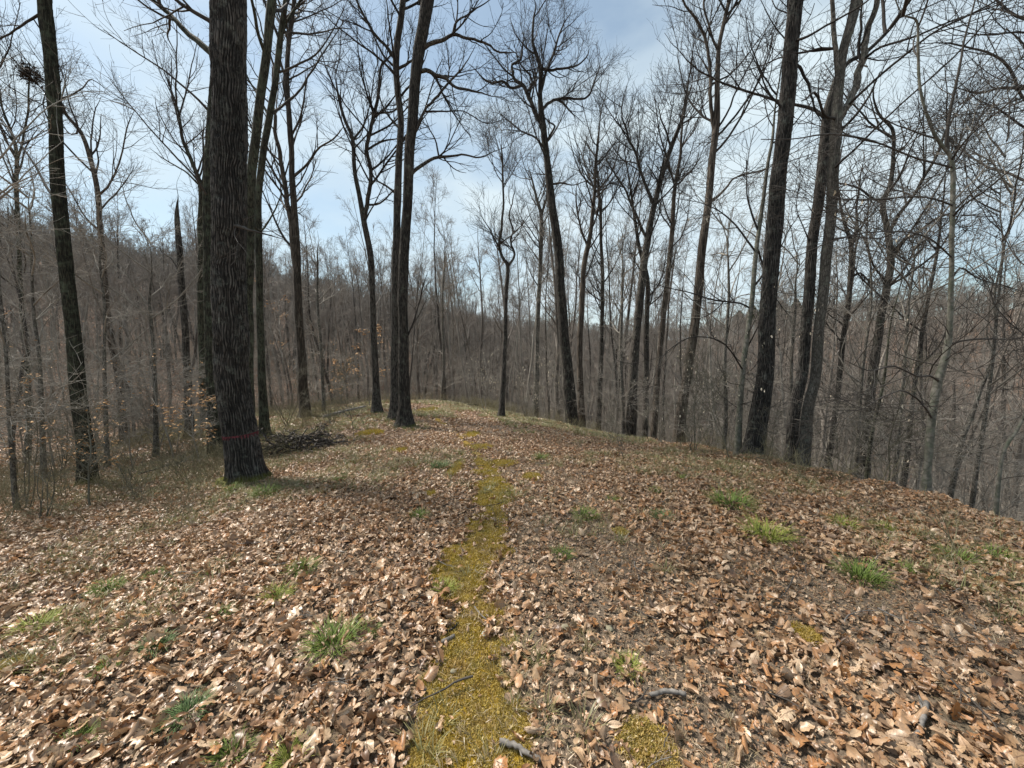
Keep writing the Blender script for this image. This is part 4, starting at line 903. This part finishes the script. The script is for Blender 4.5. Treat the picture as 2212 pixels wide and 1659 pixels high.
# ------------------------------------------------------------------ leaf litter
def litter():
    rg = np.random.default_rng(5); Ps = []; Sz = []
    def zone(n, x0, x1, y0, y1, smin, smax, keep):
        x = rg.uniform(x0, x1, n); y = rg.uniform(y0, y1, n)
        k = rg.random(n) < keep(x, y); x = x[k]; y = y[k]; Ps.append(np.stack([x, y], 1))
        Sz.append(smin+(smax-smin)*rg.random(len(x))**2.1)
    def dens(x, y):
        m = moss_mask(x, y); b = bare_mask(x, y); g = fbm(x*.7+2, y*.7+8, 91)
        return np.clip((1-m*.985)*(1-.93*b)*(1-.92*tuft_mask(x, y))*(.70+.6*g), 0, 1)
    def inview(x, y, mar=3.4): return (np.abs(x) < 1.4*np.maximum(y, .3)+mar)
    zone(165000, -9, 9, -.9, 4.2, .026, .10, lambda x, y: dens(x, y)*inview(x, y))
    zone(170000, -13, 11, 4.2, 9, .03, .09, lambda x, y: dens(x, y)*inview(x, y))
    zone(110000, -20, 9, 9, 21, .045, .11, lambda x, y: dens(x, y)*inview(x, y)*(ridge_side(x, y)[0] < ridge_side(x, y)[1]+4))
    zone(26000, -40, -4, 8, 40, .10, .22, lambda x, y: .9*inview(x, y))
    zone(700, -6, 6, .8, 5, .10, .15, lambda x, y: dens(x, y)*inview(x, y))
    P = np.concatenate(Ps); S = np.concatenate(Sz); n = len(P)
    z = height(P[:, 0], P[:, 1])+rg.random(n)*.04+.004
    rot = np.zeros((n, 3)); rot[:, :2] = rg.normal(size=(n, 2))*.50; rot[:, 2] = rg.uniform(0, 6.28, n)
    fl = rg.random(n) < .35; rot[fl, 0] += math.pi
    # patches of similar tone
    tint = np.clip(rg.random(n)*.75+.25*fbm(P[:, 0]*1.1, P[:, 1]*1.1, 15), 0, 1)
    scatter('leaf_litter', np.column_stack([P, z]), rot, S, tint, rg.integers(0, len(LEAVES), n), LEAVES)
    # crumbs: broken leaves on the thin places
    n = 300000; x = rg.uniform(-6, 8, n); y = -.6+9.6*rg.random(n)**1.2
    k = (rg.random(n) < np.clip(.25+bare_mask(x, y)*1.2-.75*moss_mask(x, y), .03, 1)) & inview(x, y, 2.5); x = x[k]; y = y[k]; n = len(x)
    rot = rg.normal(size=(n, 3))*.4; rot[:, 2] = rg.uniform(0, 6.28, n)
    scatter('leaf_crumbs', np.column_stack([x, y, height(x, y)+rg.random(n)*.012+.002]), rot, .010+.026*rg.random(n)**1.5, .35+.6*rg.random(n), rg.integers(0, len(LEAVES), n), LEAVES)
litter()
def floor_twigs():
    rg = np.random.default_rng(12); V_ = []
    for k in range(6):
        P = np.zeros((1, 8, 3)); D = np.array([1., 0, 0])
        for j in range(1, 8): P[0, j] = P[0, j-1]+D*.14; D = nrm(D+rg.normal(size=3)*np.array([.1, .22, .06]))
        P[:, :, 0] -= .5; Rr = np.linspace(.014, .005, 8)[None]*rg.uniform(.7, 1.3)
        P2, R2 = grow(rg, P, Rr, 3+k % 3, .2, .9, (25, 50), .45, 5, .12, 0, .6, .004, .1, .5, .9)
        V, Q = merge([tubes(P, Rr, 6), tubes(P2, R2, 5)]); V_.append(mesh_np('twig', V, Q, M['deadwood' if k % 2 else 'twig']))
    n = 5200; x = rg.uniform(-14, 10, n); y = 1.0+17*rg.random(n)**.9; dx, hr = ridge_side(x, y); k = (np.abs(x) < 1.4*y+1.5) & (dx < hr+3); x = x[k]; y = y[k]; n = len(x)
    rot = rg.normal(size=(n, 3))*.12; rot[:, 2] = rg.uniform(0, 6.28, n)
    scatter('fallen_twigs', np.column_stack([x, y, height(x, y)+.015+rg.random(n)*.02]), rot, .08+.30*rg.random(n)**3, rg.random(n), rg.integers(0, 6, n), V_)
floor_twigs()

# ------------------------------------------------------------------ moss, straw, thin grass
def blades(n, seed, h, spread, wid, mat, curl=.8, lay=.6, K=5, clump=None):
    rg = np.random.default_rng(seed); V = []; Q = []
    for b in range(n):
        a = rg.uniform(0, 6.28); r0 = spread*math.sqrt(rg.random()); ba = rg.uniform(0, 6.28)
        p = np.array([r0*math.cos(ba), r0*math.sin(ba), 0.]); ln = h*rg.uniform(.5, 1.2)
        out = a if clump is None else ba+rg.normal()*.6
        el = rg.uniform(lay, 1.5); d = np.array([math.cos(out)*math.cos(el), math.sin(out)*math.cos(el), math.sin(el)])
        side = np.array([-math.sin(out), math.cos(out), 0]); w0 = wid*rg.uniform(.7, 1.3); c = rg.uniform(.3, 1.3)*curl
        for k in range(K):
            t = k/(K-1); ww = w0*(1-t**2)+.0001
            V += [p-side*ww, p+side*ww]
            if k: i = len(V); Q.append((i-4, i-3, i-1, i-2))
            p = p+d*ln/(K-1); d = nrm(d+np.array([math.cos(out)*.25*c, math.sin(out)*.25*c, -.42*c*t*1.4]))
    return mesh_np('blades', np.array(V), Q, mat)
MOSS = [blades(70, 900+k, .011, .02, .0016, M['moss'], .5, .5, 3) for k in range(4)]
STRAW = [blades(10, 930+k, .04, .03, .0009, M['straw'], 1.9, .0, 5) for k in range(4)]
GRS = [blades(26, 950+k, .09, .04, .0018, M['grass'], 1., .5, 5, 1) for k in range(4)]
def ground_cover():
    rg = np.random.default_rng(8)
    n = 90000; x = rg.uniform(-3, 2.2, n); y = -.6+7.2*rg.random(n)**1.2; k = moss_mask(x, y) > rg.random(n)*.7+.15; x = x[k]; y = y[k]
    for cx, cy, rx, ry in _mp:
        m = int(min(500, 900*rx*ry*3))+60; xx = cx+rg.normal(size=m)*rx*.5; yy = cy+rg.normal(size=m)*ry*.5
        kk = moss_mask(xx, yy) > .3; x = np.concatenate([x, xx[kk]]); y = np.concatenate([y, yy[kk]])
    n = len(x); rot = np.zeros((n, 3)); rot[:, 2] = rg.uniform(0, 6.28, n); rot[:, :2] = rg.normal(size=(n, 2))*.2
    sc = rg.uniform(.7, 1.5, n)*np.interp(y, [1, 4, 8], [1, 1.6, 3.2])
    tint = np.clip(fbm(x*7, y*7, 3)*1.5-.25+rg.normal(size=n)*.12, 0, 1)
    scatter('moss', np.column_stack([x, y, height(x, y)-.002]), rot, sc, tint, rg.integers(0, 4, n), MOSS)
    print('moss', n)
    n = 22000; x = rg.uniform(-5, 6, n); y = 1+6*rg.random(n)**1.4
    pr = np.clip(.55*moss_mask(x, y)*(fbm(x*5, y*5, 77) > .5)+.5*bare_mask(x, y)+.1, 0, 1); k = rg.random(n) < pr; x = x[k]; y = y[k]; n = len(x)
    rot = rg.normal(size=(n, 3))*.3; rot[:, 2] = rg.uniform(0, 6.28, n)
    scatter('dry_grass', np.column_stack([x, y, height(x, y)+.004]), rot, rg.uniform(.6, 1.5, n), rg.random(n), rg.integers(0, 4, n), STRAW)
    n = 70000; x = rg.uniform(-14, 10, n); y = 1.4+16*rg.random(n)**.8
    dx, hr = ridge_side(x, y); edge = np.exp(-((dx-hr+.8)/1.6)**2)*.4*smooth(5, 8, y)+np.exp(-((dx+4.5)/2.5)**2)*.35*smooth(4, 7, y)+smooth(9, 14, y)*.3
    pr = smooth(.53, .78, fbm(x*.8+20, y*.8, 123)+edge*.6)*.85*(dx < hr+1.5); k = rg.random(n) < pr; x = x[k]; y = y[k]; n = len(x)
    rot = np.zeros((n, 3)); rot[:, 2] = rg.uniform(0, 6.28, n)
    scatter('thin_grass', np.column_stack([x, y, height(x, y)+.002]), rot, rg.uniform(.6, 1.4, n), rg.random(n), rg.integers(0, 4, n), GRS)
    print('grass', n)
ground_cover()

# ------------------------------------------------------------------ grass tufts (each its own thing)
def gmat(name, a, b):
    m = plain(name, a, b, 25, .6); return m
GM = [gmat('tuft_green', (.05, .085, .014), (.19, .25, .05)), gmat('tuft_yellow', (.11, .14, .02), (.34, .36, .08)), gmat('tuft_blue_green', (.045, .085, .025), (.15, .22, .08))]
TUFT = []
for k in range(9): TUFT.append(blades(260, 1000+k, .17, .10, .0021, GM[k % 3], 1.15, .55, 6, 1))
rg = np.random.default_rng(31)
for k, (px, py, wpx, kd, words) in enumerate(TUFTS):
    p = TP[k]; sc = p[2]
    o = obj('grass_tuft', TUFT[(kd+3*int(rg.integers(3))) % 9]); o.location = (p[0], p[1], h1(p[0], p[1])-.005)
    o.rotation_euler = (0, 0, rg.uniform(0, 6.28)); o.scale = (sc, sc, sc*rg.uniform(.8, 1.0)); tag(o, words, 'grass tuft', 'grass tufts among the leaves')

# ------------------------------------------------------------------ saplings and brush
def shrub(name, label, cat, x, y, ht, nst, seed, twig='shrub_twig', spread=.25, leaf=None, lev=(40, 160, 420), r=.008, group=None, rmin=.0028, flat=.2):
    rg2 = np.random.default_rng(seed); z = h1(x, y); root = empty(name, (x, y, z), label, cat, group)
    K = 12; P = np.zeros((nst, K, 3)); a = rg2.uniform(0, 6.28, nst); D = nrm(np.stack([np.cos(a)*spread, np.sin(a)*spread, np.ones(nst)], 1))
    P[:, 0, 0] = rg2.normal(size=nst)*.04*(nst > 1); P[:, 0, 1] = rg2.normal(size=nst)*.04*(nst > 1); P[:, 0, 2] = -.03
    ls = ht*rg2.uniform(.6, 1.05, nst)
    for k in range(1, K):
        P[:, k] = P[:, k-1]+D*(ls/(K-1))[:, None]; D = nrm(D+rg2.normal(size=(nst, 3))*.09)
    Rr = r*np.linspace(1, .3, K)[None]*rg2.uniform(.7, 1.1, nst)[:, None]
    V, Q = tubes(P, Rr, 7); obj('stem', mesh_np('stem', V, Q, M[twig]), root)
    P2, R2 = grow(rg2, P, Rr, lev[0], .2, .97, (35, 75), .38, 8, .14, .03, .6, rmin*1.3, .2, ht*.5, flat)
    P3, R3 = grow(rg2, P2, R2, lev[1], .15, .98, (30, 60), .5, 6, .2, .02, .7, rmin, .12, .7, flat)
    P4, R4 = grow(rg2, P3, R3, lev[2], .1, .98, (30, 60), .5, 4, .2, .02, .8, rmin*.7, .06, .3, flat)
    V, Q = merge([tubes(P2, R2, 5), tubes(P3, R3, 4), tubes(P4, R4, 3)]); obj('twigs', mesh_np('twigs', V, Q, M[twig]), root)
    if leaf:
        nm, cnt, sz = leaf; pool = P4[:, 1:].reshape(-1, 3)
        if nm == 'tan_leaf':                     # leaves hang in sprays
            c = pool[rg2.choice(len(pool), max(2, cnt//14))]; dd = ((pool[:, None]-c[None])**2).sum(2).min(1); w_ = np.exp(-dd/.02)+1e-4; w_ /= w_.sum()
            pk = pool[rg2.choice(len(pool), min(cnt, len(pool)//2), replace=False, p=w_)]
        else: pk = pool[rg2.choice(len(pool), cnt)]
        hang_leaves(root, pk, sz, nm, rg2)
    return root
def at(px, d): r = ray(px, 900); return (r[0]*d/r[1], d)
SHR = [
 ('beech_sapling', 'young beech with orange-tan leaves hugging the left side of the huge oak', *at(425, 7.6), 2.6, 1, 'twig_pale', ('tan_leaf', 230, .075), .012),
 ('beech_sapling', 'thin sapling with scattered golden leaves before the far left trunk', *at(172, 5.3), 2.3, 1, 'shrub_twig', ('tan_leaf', 90, .06), .014),
 ('beech_sapling', 'leafy twiggy sapling at the extreme left edge', *at(25, 5.6), 2.6, 3, 'shrub_twig', ('tan_leaf', 100, .06), .011),
 ('beech_sapling', 'sapling with a few yellow leaves between the far left tree and the snag', *at(262, 7.0), 1.7, 3, 'shrub_twig', ('tan_leaf', 60, .06), .009),
 ('beech_sapling', 'tan-leaved sapling at the foot of the wavy black tree', *at(800, 15), 4.2, 1, 'twig_pale', ('tan_leaf', 260, .09), .018),
 ('beech_sapling', 'tan-leaved sapling left of the wavy black tree', *at(742, 13), 3.4, 1, 'shrub_twig', ('tan_leaf', 150, .08), .016),
 ('beech_sapling', 'small sapling with orange leaves behind the shaggy two-stemmed tree', *at(610, 19), 7.0, 1, 'twig_pale', ('tan_leaf', 160, .1), .02),
 ('beech_sapling', 'sapling with pale dangling leaves beside the looped slim tree', *at(1045, 14), 3.0, 2, 'twig_pale', ('pale_leaf', 110, .06), .012),
 ('beech_sapling', 'sapling with pale dangling leaves at the foot of the black crooked tree', *at(1180, 15), 3.8, 2, 'twig_pale', ('pale_leaf', 120, .06), .012),
 ('beech_sapling', 'sapling hung with cream leaves left of the smooth grey beech', *at(1515, 7.6), 2.9, 2, 'shrub_twig', ('pale_leaf', 80, .05), .010),
 ('beech_sapling', 'twiggy sapling with few cream leaves between the beech and the massive oak', *at(1585, 6.9), 2.2, 2, 'shrub_twig', ('pale_leaf', 22, .05), .009),
 ('bush', 'bare wiry bush behind the far left trunk', *at(120, 8.5), 2.6, 5, 'shrub_twig', None, .010),
 ('bush', 'bare wiry bush between snag and left trunk', *at(330, 9.5), 2.8, 4, 'twig_pale', None, .014),
 ('sapling', 'thin leafless pole sapling with crooked arms left of the huge oak', *at(368, 9.0), 3.8, 1, 'twig_pale', None, .022),
 ('sapling', 'cut-looking straight pole sapling in the left hollow', *at(336, 10.0), 3.4, 1, 'twig_pale', None, .024),
 ('bush', 'bare thin shrub on the left slope below the far left tree', *at(60, 5.0), 1.5, 5, 'shrub_twig', None, .008),
 ('bush', 'low brambly shrub in front left of the huge oak', *at(395, 6.4), .9, 6, 'shrub_twig', None, .005),
 ('bush', 'low brambly shrub midway down the left slope', *at(280, 5.4), .8, 5, 'shrub_twig', None, .005),
 ('bush', 'reddish thin-stemmed shrub on the open ground right of the path', *at(1350, 6.8), .8, 5, 'shrub_twig', None, .004),
 ('bush', 'thin bare shrub at the right brow before the slim leaning stems', *at(1500, 7.6), 1.2, 6, 'shrub_twig', None, .006),
 ('bush', 'thin bare shrub on the brow left of the tall grey tree', *at(1420, 9.4), 1.1, 6, 'shrub_twig', None, .006),
 ('bush', 'bare shrub growing against the foot of the massive oak', *at(1665, 6.9), 1.3, 5, 'shrub_twig', None, .006),
 ('bush', 'bare shrub between the rooty tree and the three-limbed tree', *at(1815, 6.6), 1.5, 4, 'shrub_twig', None, .008),
 ('sapling', 'leafless whippy sapling left of the bent pale beech', *at(1935, 6.4), 2.6, 1, 'shrub_twig', None, .012),
 ('sapling', 'thin sapling standing alone left of the touching dark pair', *at(762, 9.0), 2.2, 1, 'shrub_twig', None, .010),
 ('bush', 'tangled grey brush at the right edge behind the bent beech', *at(2130, 6.4), 2.6, 6, 'twig_pale', None, .010),
 ('bush', 'tangled grey brush between pale beech and dark thin tree', *at(2000, 8.0), 3.0, 5, 'twig_pale', None, .012),
 ('bush', 'tangled brush in the right hollow behind the massive oak', *at(1680, 10.5), 3.4, 6, 'shrub_twig', None, .012),
 ('bush', 'tangled brush behind the tall grey leaning tree', *at(1530, 12), 3.4, 6, 'shrub_twig', None, .012),
 ('bush', 'bare brush along the brow left of the V-forked tree', *at(1330, 12.5), 1.8, 8, 'shrub_twig', None, .008),
 ('bush', 'bare brush along the brow right of the looped slim tree', *at(1140, 13.5), 1.8, 8, 'shrub_twig', None, .008),
 ('bush', 'bare brush left of the shaggy two-stemmed tree', *at(620, 12), 2.6, 6, 'shrub_twig', None, .010),
 ('bush', 'bare brush between the shaggy tree and the wavy black tree', *at(715, 11.5), 2.0, 6, 'shrub_twig', None, .008)]
for k, (nm, lab, x, y, ht, nst, tw, lf, r) in enumerate(SHR):
    big = ht > 2; shrub(nm, lab, 'sapling' if 'sapling' in nm else 'bush', x, y, ht, nst, 1200+k, tw, .12 if nst == 1 else .32, lf, (45, 220, 620) if big else (22, 70, 130), r)

UND = [(28, 5.6, 13, -40, 500, 'slim understory beech with long level twigs at the extreme left edge'), (95, 8.2, 15, -28, 480, 'understory beech with level twigs just left of the far left tree'),
 (232, 8.8, 13, -18, 560, 'understory beech with level grey twigs right of the far left tree'), (338, 9.5, 14, -12, 600, 'understory beech with level twigs between thin brownish tree and snag'),
 (700, 15, 10, -10, 560, 'understory beech with fine level twigs between shaggy tree and wavy black tree'), (960, 20, 9, -6, 560, 'understory beech standing at the far end of the path'),
 (1340, 13, 11, 6, 560, 'understory beech with level twigs left of the V-forked tree'), (1560, 9.5, 12, 12, 560, 'understory beech with level twigs left of the smooth grey beech'),
 (1700, 9.5, 11, 16, 600, 'understory beech with level twigs behind the massive oak'), (1850, 8.2, 11, 30, 560, 'understory beech with level twigs left of the three-limbed tree'),
 (1935, 7.4, 12, 40, 560, 'understory beech with level twigs right of the three-limbed tree'), (2110, 7.0, 13, 60, 520, 'understory beech with level twigs right of the bent pale beech')]
for k, (px, d, ww, ln, yt, lab) in enumerate(UND):
    rz = np.random.default_rng(1500+k); j = lambda: float(rz.normal()*4)
    hero('understory_beech', lab, 'sapling', d, 'grey', 'twig_pale', [(px-ln*.0, 1010, ww), (px+ln*.25+j(), 900, ww*.85), (px+ln*.5+j(), 780, ww*.7), (px+ln*.8+j(), 660, ww*.55), (px+ln+j(), yt, ww*.35)],
         ext=False, crown=(9, 1.9), low=12, lev=(110, 480, 1200), seed=1520+k, S=12, t0=.4, flat=.7, up=.015, rmin=.0032, leaves=('tan_leaf' if k < 5 else 'pale_leaf', 70 if k < 5 else 16, .06, (-2, 2.2)))
def brambles():
    rg = np.random.default_rng(44); V_ = []
    for k in range(6):
        n0 = 3; P = np.zeros((n0, 8, 3)); a = rg.uniform(0, 6.28, n0); D = nrm(np.stack([np.cos(a)*.5, np.sin(a)*.5, np.ones(n0)], 1))
        for j in range(1, 8): P[:, j] = P[:, j-1]+D*.07; D = nrm(D+rg.normal(size=(n0, 3))*.16)
        Rr = .0032*np.linspace(1, .4, 8)[None]*np.ones((n0, 1)); P2, R2 = grow(rg, P, Rr, 14, .15, .95, (30, 65), .5, 6, .2, .03, .7, .0016, .08, .35); P3, R3 = grow(rg, P2, R2, 26, .1, .95, (30, 60), .5, 4, .2, .02, .8, .0012, .05, .18)
        V, Q = merge([tubes(P, Rr, 5), tubes(P2, R2, 4), tubes(P3, R3, 3)]); V_.append(mesh_np('bramble', V, Q, M['bramble']))
    n = 16000; x = rg.uniform(-16, 9, n); y = 2.5+17*rg.random(n)**.9; dx, hr = ridge_side(x, y)
    pr = smooth(-2.6, -4.6, dx)*.8*smooth(3.2, 5.5, y)+np.exp(-((dx-hr+.1)/.8)**2)*.45*smooth(4, 7, y)+smooth(12, 17, y)*.2+.012
    pr = pr*(.15+.85*smooth(.4, .6, fbm(x*.7, y*.7, 202))); k = (rg.random(n) < pr) & (np.abs(x) < 1.4*y+1.5); x = x[k]; y = y[k]; n = len(x)
    rot = rg.normal(size=(n, 3))*.15; rot[:, 2] = rg.uniform(0, 6.28, n); print('brambles', n)
    scatter('brambles', np.column_stack([x, y, height(x, y)]), rot, rg.uniform(.4, 1.25, n), rg.random(n), rg.integers(0, 6, n), V_)
brambles()

# dark brush pile behind the oak
def brush_pile():
    rg2 = np.random.default_rng(4); c = W(650, 935, 8.2); x0, y0 = c[0], 8.2; z = h1(x0, y0)
    root = empty('brush_pile', (x0, y0, z), 'low pile of blackish dead branches with withered leaves behind the huge oak', 'brush pile')
    n = 60; K = 9; P = np.zeros((n, K, 3)); t = rg2.uniform(-.55, .5, n); P[:, 0, 0] = t; P[:, 0, 1] = rg2.normal(size=n)*.25+t*.3
    zz = height(x0+P[:, 0, 0], y0+P[:, 0, 1])-z; P[:, 0, 2] = zz+rg2.random(n)*.38*(1-np.abs(t))
    a = rg2.choice([0, math.pi], n)+rg2.normal(size=n)*.7; D = np.stack([np.cos(a), np.sin(a)*.6, rg2.normal(size=n)*.22+.08], 1); D = nrm(D)
    for k in range(1, K):
        P[:, k] = P[:, k-1]+D*.082; D = nrm(D+rg2.normal(size=(n, 3))*.2+np.array([0, 0, -.03]))
        g = height(x0+P[:, k, 0], y0+P[:, k, 1])-z; P[:, k, 2] = np.maximum(P[:, k, 2], g+.01)
    Rr = rg2.uniform(.006, .022, n)[:, None]*np.linspace(1, .4, K)[None]
    P2, R2 = grow(rg2, P, Rr, 260, .1, .95, (30, 70), .45, 6, .22, .03, .6, .004, .15, .6)
    P3, R3 = grow(rg2, P2, R2, 700, .1, .95, (30, 60), .5, 4, .2, .02, .7, .003, .08, .25)
    V, Q = tubes(P, Rr, 7); obj('branch', mesh_np('branch', V, Q, M['twig_dark']), root)
    V, Q = merge([tubes(P2, R2, 5), tubes(P3, R3, 3)]); obj('twigs', mesh_np('twigs', V, Q, M['twig_dark']), root)
    pl = P3[:, 1:].reshape(-1, 3); hang_leaves(root, pl[rg2.choice(len(pl), 700)], .08, 'black_leaf', rg2)
brush_pile()

# ------------------------------------------------------------------ things lying on the ground
def stick(name, label, cat, pts, r0, r1, mat, seed, lift=.012, forks=()):
    rg2 = np.random.default_rng(seed); G = [onground(*p) for p in pts]; b = G[0].copy()
    P, Rr, _ = resample(np.array(G), np.linspace(r0, r1, len(G)), 14); P[:, :2] += rg2.normal(size=(14, 2))*r0*.22
    P[:, 2] = np.maximum(P[:, 2], height(P[:, 0], P[:, 1]))+lift+rg2.random(14)*r0*.12; b[2] = h1(b[0], b[1]); parts = [tubes((P-b)[None], Rr[None], 8)]
    if forks:
        P2, R2 = grow(rg2, (P-b)[None], Rr[None], forks, .2, .9, (25, 50), .35, 6, .12, .0, .6, r1*.7, .04, .5); P2[:, :, 2] = P2[:, :1, 2]+(P2[:, :, 2]-P2[:, :1, 2])*.15
        parts.append(tubes(P2, R2, 6))
    V, Q = merge(parts)
    # close the ends of the main stick
    V = np.asarray(V); me = mesh_np(name, V, Q, M[mat], tris=None)
    import bmesh
    bm = bmesh.new(); bm.from_mesh(me); bmesh.ops.holes_fill(bm, edges=[e for e in bm.edges if e.is_boundary], sides=8); bm.to_mesh(me); bm.free()
    o = obj(name, me); o.location = b; tag(o, label, cat); return o
stick('fallen_stick', 'short thick weathered grey stick lying on the moss strip', 'stick', [(955, 1393), (970, 1385), (982, 1377)], .013, .010, 'deadwood', 1)
stick('fallen_stick', 'dark forked stick at the left edge of the moss strip above the grey one', 'stick', [(940, 1370), (975, 1365), (990, 1350)], .007, .004, 'twig_dark', 2, forks=2)
stick('fallen_stick', 'thin curved twig lying across the leaves left of the moss', 'stick', [(775, 1320), (830, 1303), (890, 1308), (945, 1335)], .004, .002, 'twig', 3, .03, 2)
stick('fallen_stick', 'short grey twig crossing the moss strip mid length', 'stick', [(1025, 1315), (1036, 1330), (1052, 1345)], .005, .004, 'deadwood', 4)
stick('fallen_stick', 'dark stick at the bottom edge right of the moss strip', 'stick', [(1080, 1610), (1120, 1625), (1170, 1655)], .013, .009, 'deadwood', 5, .02, 1)
stick('fallen_stick', 'forked dry twig standing out in the right rut near the bottom', 'stick', [(1330, 1525), (1375, 1530), (1400, 1500)], .006, .003, 'twig', 6, .03, 3)
stick('fallen_stick', 'short grey stick at the left rim of the moss near the bottom', 'stick', [(888, 1515), (905, 1503), (922, 1495)], .007, .006, 'deadwood', 7)
stick('fallen_stick', 'brown stick beside the moss strip above the thin patch', 'stick', [(1070, 1235), (1080, 1250), (1092, 1268)], .007, .006, 'deadwood', 8)
stick('fallen_stick', 'stick with a bleached end at the right rut', 'stick', [(1405, 1513), (1440, 1505), (1480, 1510)], .010, .012, 'deadwood', 9, .025)
stick('fallen_stick', 'thin twig across the path where the moss narrows', 'stick', [(1015, 1100), (1050, 1097), (1090, 1088)], .006, .004, 'twig', 10, .02)
stick('fallen_stick', 'crooked grey stick in the right foreground leaves', 'stick', [(1965, 1620), (1990, 1575), (2000, 1530)], .008, .012, 'deadwood', 11, .03, 2)
stick('fallen_stick', 'thin fallen stick left of the touching dark pair', 'stick', [(795, 912), (812, 911), (830, 911)], .02, .012, 'twig_dark', 12, .03)
stick('fallen_stick', 'pale twig on the leaves behind the dense grass tuft', 'stick', [(640, 1180), (700, 1190), (745, 1200)], .004, .003, 'twig_pale', 13, .03, 2)
stick('fallen_log', 'fallen grey log lying behind the wavy black tree', 'log', [(700, 905), (745, 893), (790, 882)], .09, .07, 'deadwood', 14, .05)
stick('fallen_log', 'dark log on the far end of the path', 'log', [(1010, 878), (1022, 877), (1034, 877)], .06, .05, 'twig_dark', 15, .03)
stick('fallen_stick', 'long fallen branch running along the left slope before the oak', 'stick', [(300, 1030), (370, 1010), (440, 990)], .016, .008, 'twig', 16, .06, 4)

def blob(name, label, cat, px, py, size, flat, mat, seed, ang=False):
    p = onground(px, py); rg2 = np.random.default_rng(seed); nu, nv = 14, 9; V = []
    for j in range(nv+1):
        ph = math.pi*j/nv
        for i in range(nu):
            th = 2*math.pi*i/nu; k = 1+(vnoise(np.array([i*.5]), np.array([j*.6]), seed, 7)[0]-.5)*(.5 if ang else .1)
            V.append((size*k*math.sin(ph)*math.cos(th), size*.75*k*math.sin(ph)*math.sin(th), size*flat*k*math.cos(ph)))
    Q = [(j*nu+i, j*nu+(i+1) % nu, (j+1)*nu+(i+1) % nu, (j+1)*nu+i) for j in range(nv) for i in range(nu)]
    o = obj(name, mesh_np(name, V, Q, M[mat], smooth=not ang)); o.location = (p[0], p[1], h1(p[0], p[1])+size*flat*.55+.006)
    o.rotation_euler = (0.1, .1, rg2.uniform(0, 6.28)); return tag(o, label, cat) if label else o
blob('stone', 'greenish flat stone on the thin crumbly patch', 'stone', 1222, 1360, .030, .35, 'stone', 1, True)
blob('stone', 'flat buff stone right of the greenish one', 'stone', 1315, 1362, .034, .3, 'stone', 2, True)
blob('stone', 'small pale stone on the moss strip near the bottom', 'stone', 980, 1455, .018, .4, 'stone', 3, True)
blob('stone', 'pale pebble on the moss beside the grey stick', 'stone', 1045, 1374, .018, .4, 'lichen', 5, True)
for k, (px, py, ww) in enumerate([(1056, 1428, 'leftmost acorn, lying on the moss strip'), (1102, 1428, 'acorn just off the right edge of the moss'), (1131, 1431, 'acorn among leaf crumbs, third from the left'),
                                  (1257, 1409, 'acorn alone on the pale crumbly patch'), (1385, 1465, 'acorn right of the narrow upright tuft')]):
    p = onground(px, py); e = empty('acorn', (p[0], p[1], h1(p[0], p[1])+.016), ww, 'acorn', 'acorns on the path'); e.rotation_euler = (.3*k, 1.2+.2*k, k*1.3)
    K, S = 9, 12; z = np.linspace(-.006, .017, K); r = .0098*np.sqrt(np.clip(1-((z-.002)/.0155)**2, .01, 1)); P = np.stack([z*0, z*0, z], 1)
    V, Q = tubes(P[None], r[None], S); obj('nut', mesh_np('nut', V, Q, M['acorn']), e)
    z = np.linspace(-.011, -.002, 6); r = np.array([.001, .006, .009, .0108, .0112, .0106]); P = np.stack([z*0, z*0, z], 1)
    V, Q = tubes(P[None], r[None], S); obj('cap', mesh_np('cap', V, Q, M['brown']), e)

# squirrel nest, upper left
c = W(63, 160, 12.0); rg2 = np.random.default_rng(6)
e = empty('squirrel_nest', c, 'ragged dark squirrel nest of leaves in the upper left treetops', 'nest')
n = 130; K = 5; P = np.zeros((n, K, 3)); P[:, 0] = rg2.normal(size=(n, 3))*.11; D = nrm(rg2.normal(size=(n, 3)))
for k in range(1, K): P[:, k] = P[:, k-1]+D*.06; D = nrm(D+rg2.normal(size=(n, 3))*.3)
V, Q = tubes(P, np.full((n, K), .007), 4); obj('twigs', mesh_np('twigs', V, Q, M['nest']), e)
hang_leaves(e, rg2.normal(size=(160, 3))*.11, .11, 'black_leaf', rg2)

# far evergreens on the skyline of the opposite hill
def pine(px, d, ht, seed, lab):
    rg2 = np.random.default_rng(seed); x = ray(px, 640)[0]*d/ray(px, 640)[1]; z = h1(x, d); e = empty('pine_tree', (x, d, z), lab, 'tree')
    K = 6; P = np.zeros((1, K, 3)); P[0, :, 2] = np.linspace(-.5, ht, K); V, Q = tubes(P, np.linspace(.3, .05, K)[None], 7); obj('trunk', mesh_np('trunk', V, Q, M['far_bark']), e)
    n = 1500; t = rg2.random(n)**.7; zz = ht*(.35+.65*t); rr = (1-t)**.7*ht*.34*np.sqrt(rg2.random(n))+.1; a = rg2.uniform(0, 6.28, n)
    c = np.stack([rr*np.cos(a), rr*np.sin(a), zz+rg2.normal(size=n)*.3], 1); u = nrm(rg2.normal(size=(n, 3)))*.45; v = nrm(rg2.normal(size=(n, 3)))*.3
    V = np.stack([c-u-v, c+u-v, c+u+v, c-u+v], 1).reshape(-1, 3); obj('crown', mesh_np('crown', V, np.arange(4*n).reshape(-1, 4), M['evergreen'], smooth=False), e)
for k, (px, d, ht) in enumerate([(1628, 205, 15), (1655, 210, 17), (1690, 214, 16), (1722, 208, 15), (1600, 212, 14)]):
    pine(px, d, ht, 60+k, ['leftmost but one', 'second tallest, middle left', 'middle', 'rightmost', 'leftmost'][k]+' dark evergreen on the far hill skyline behind the massive oak')
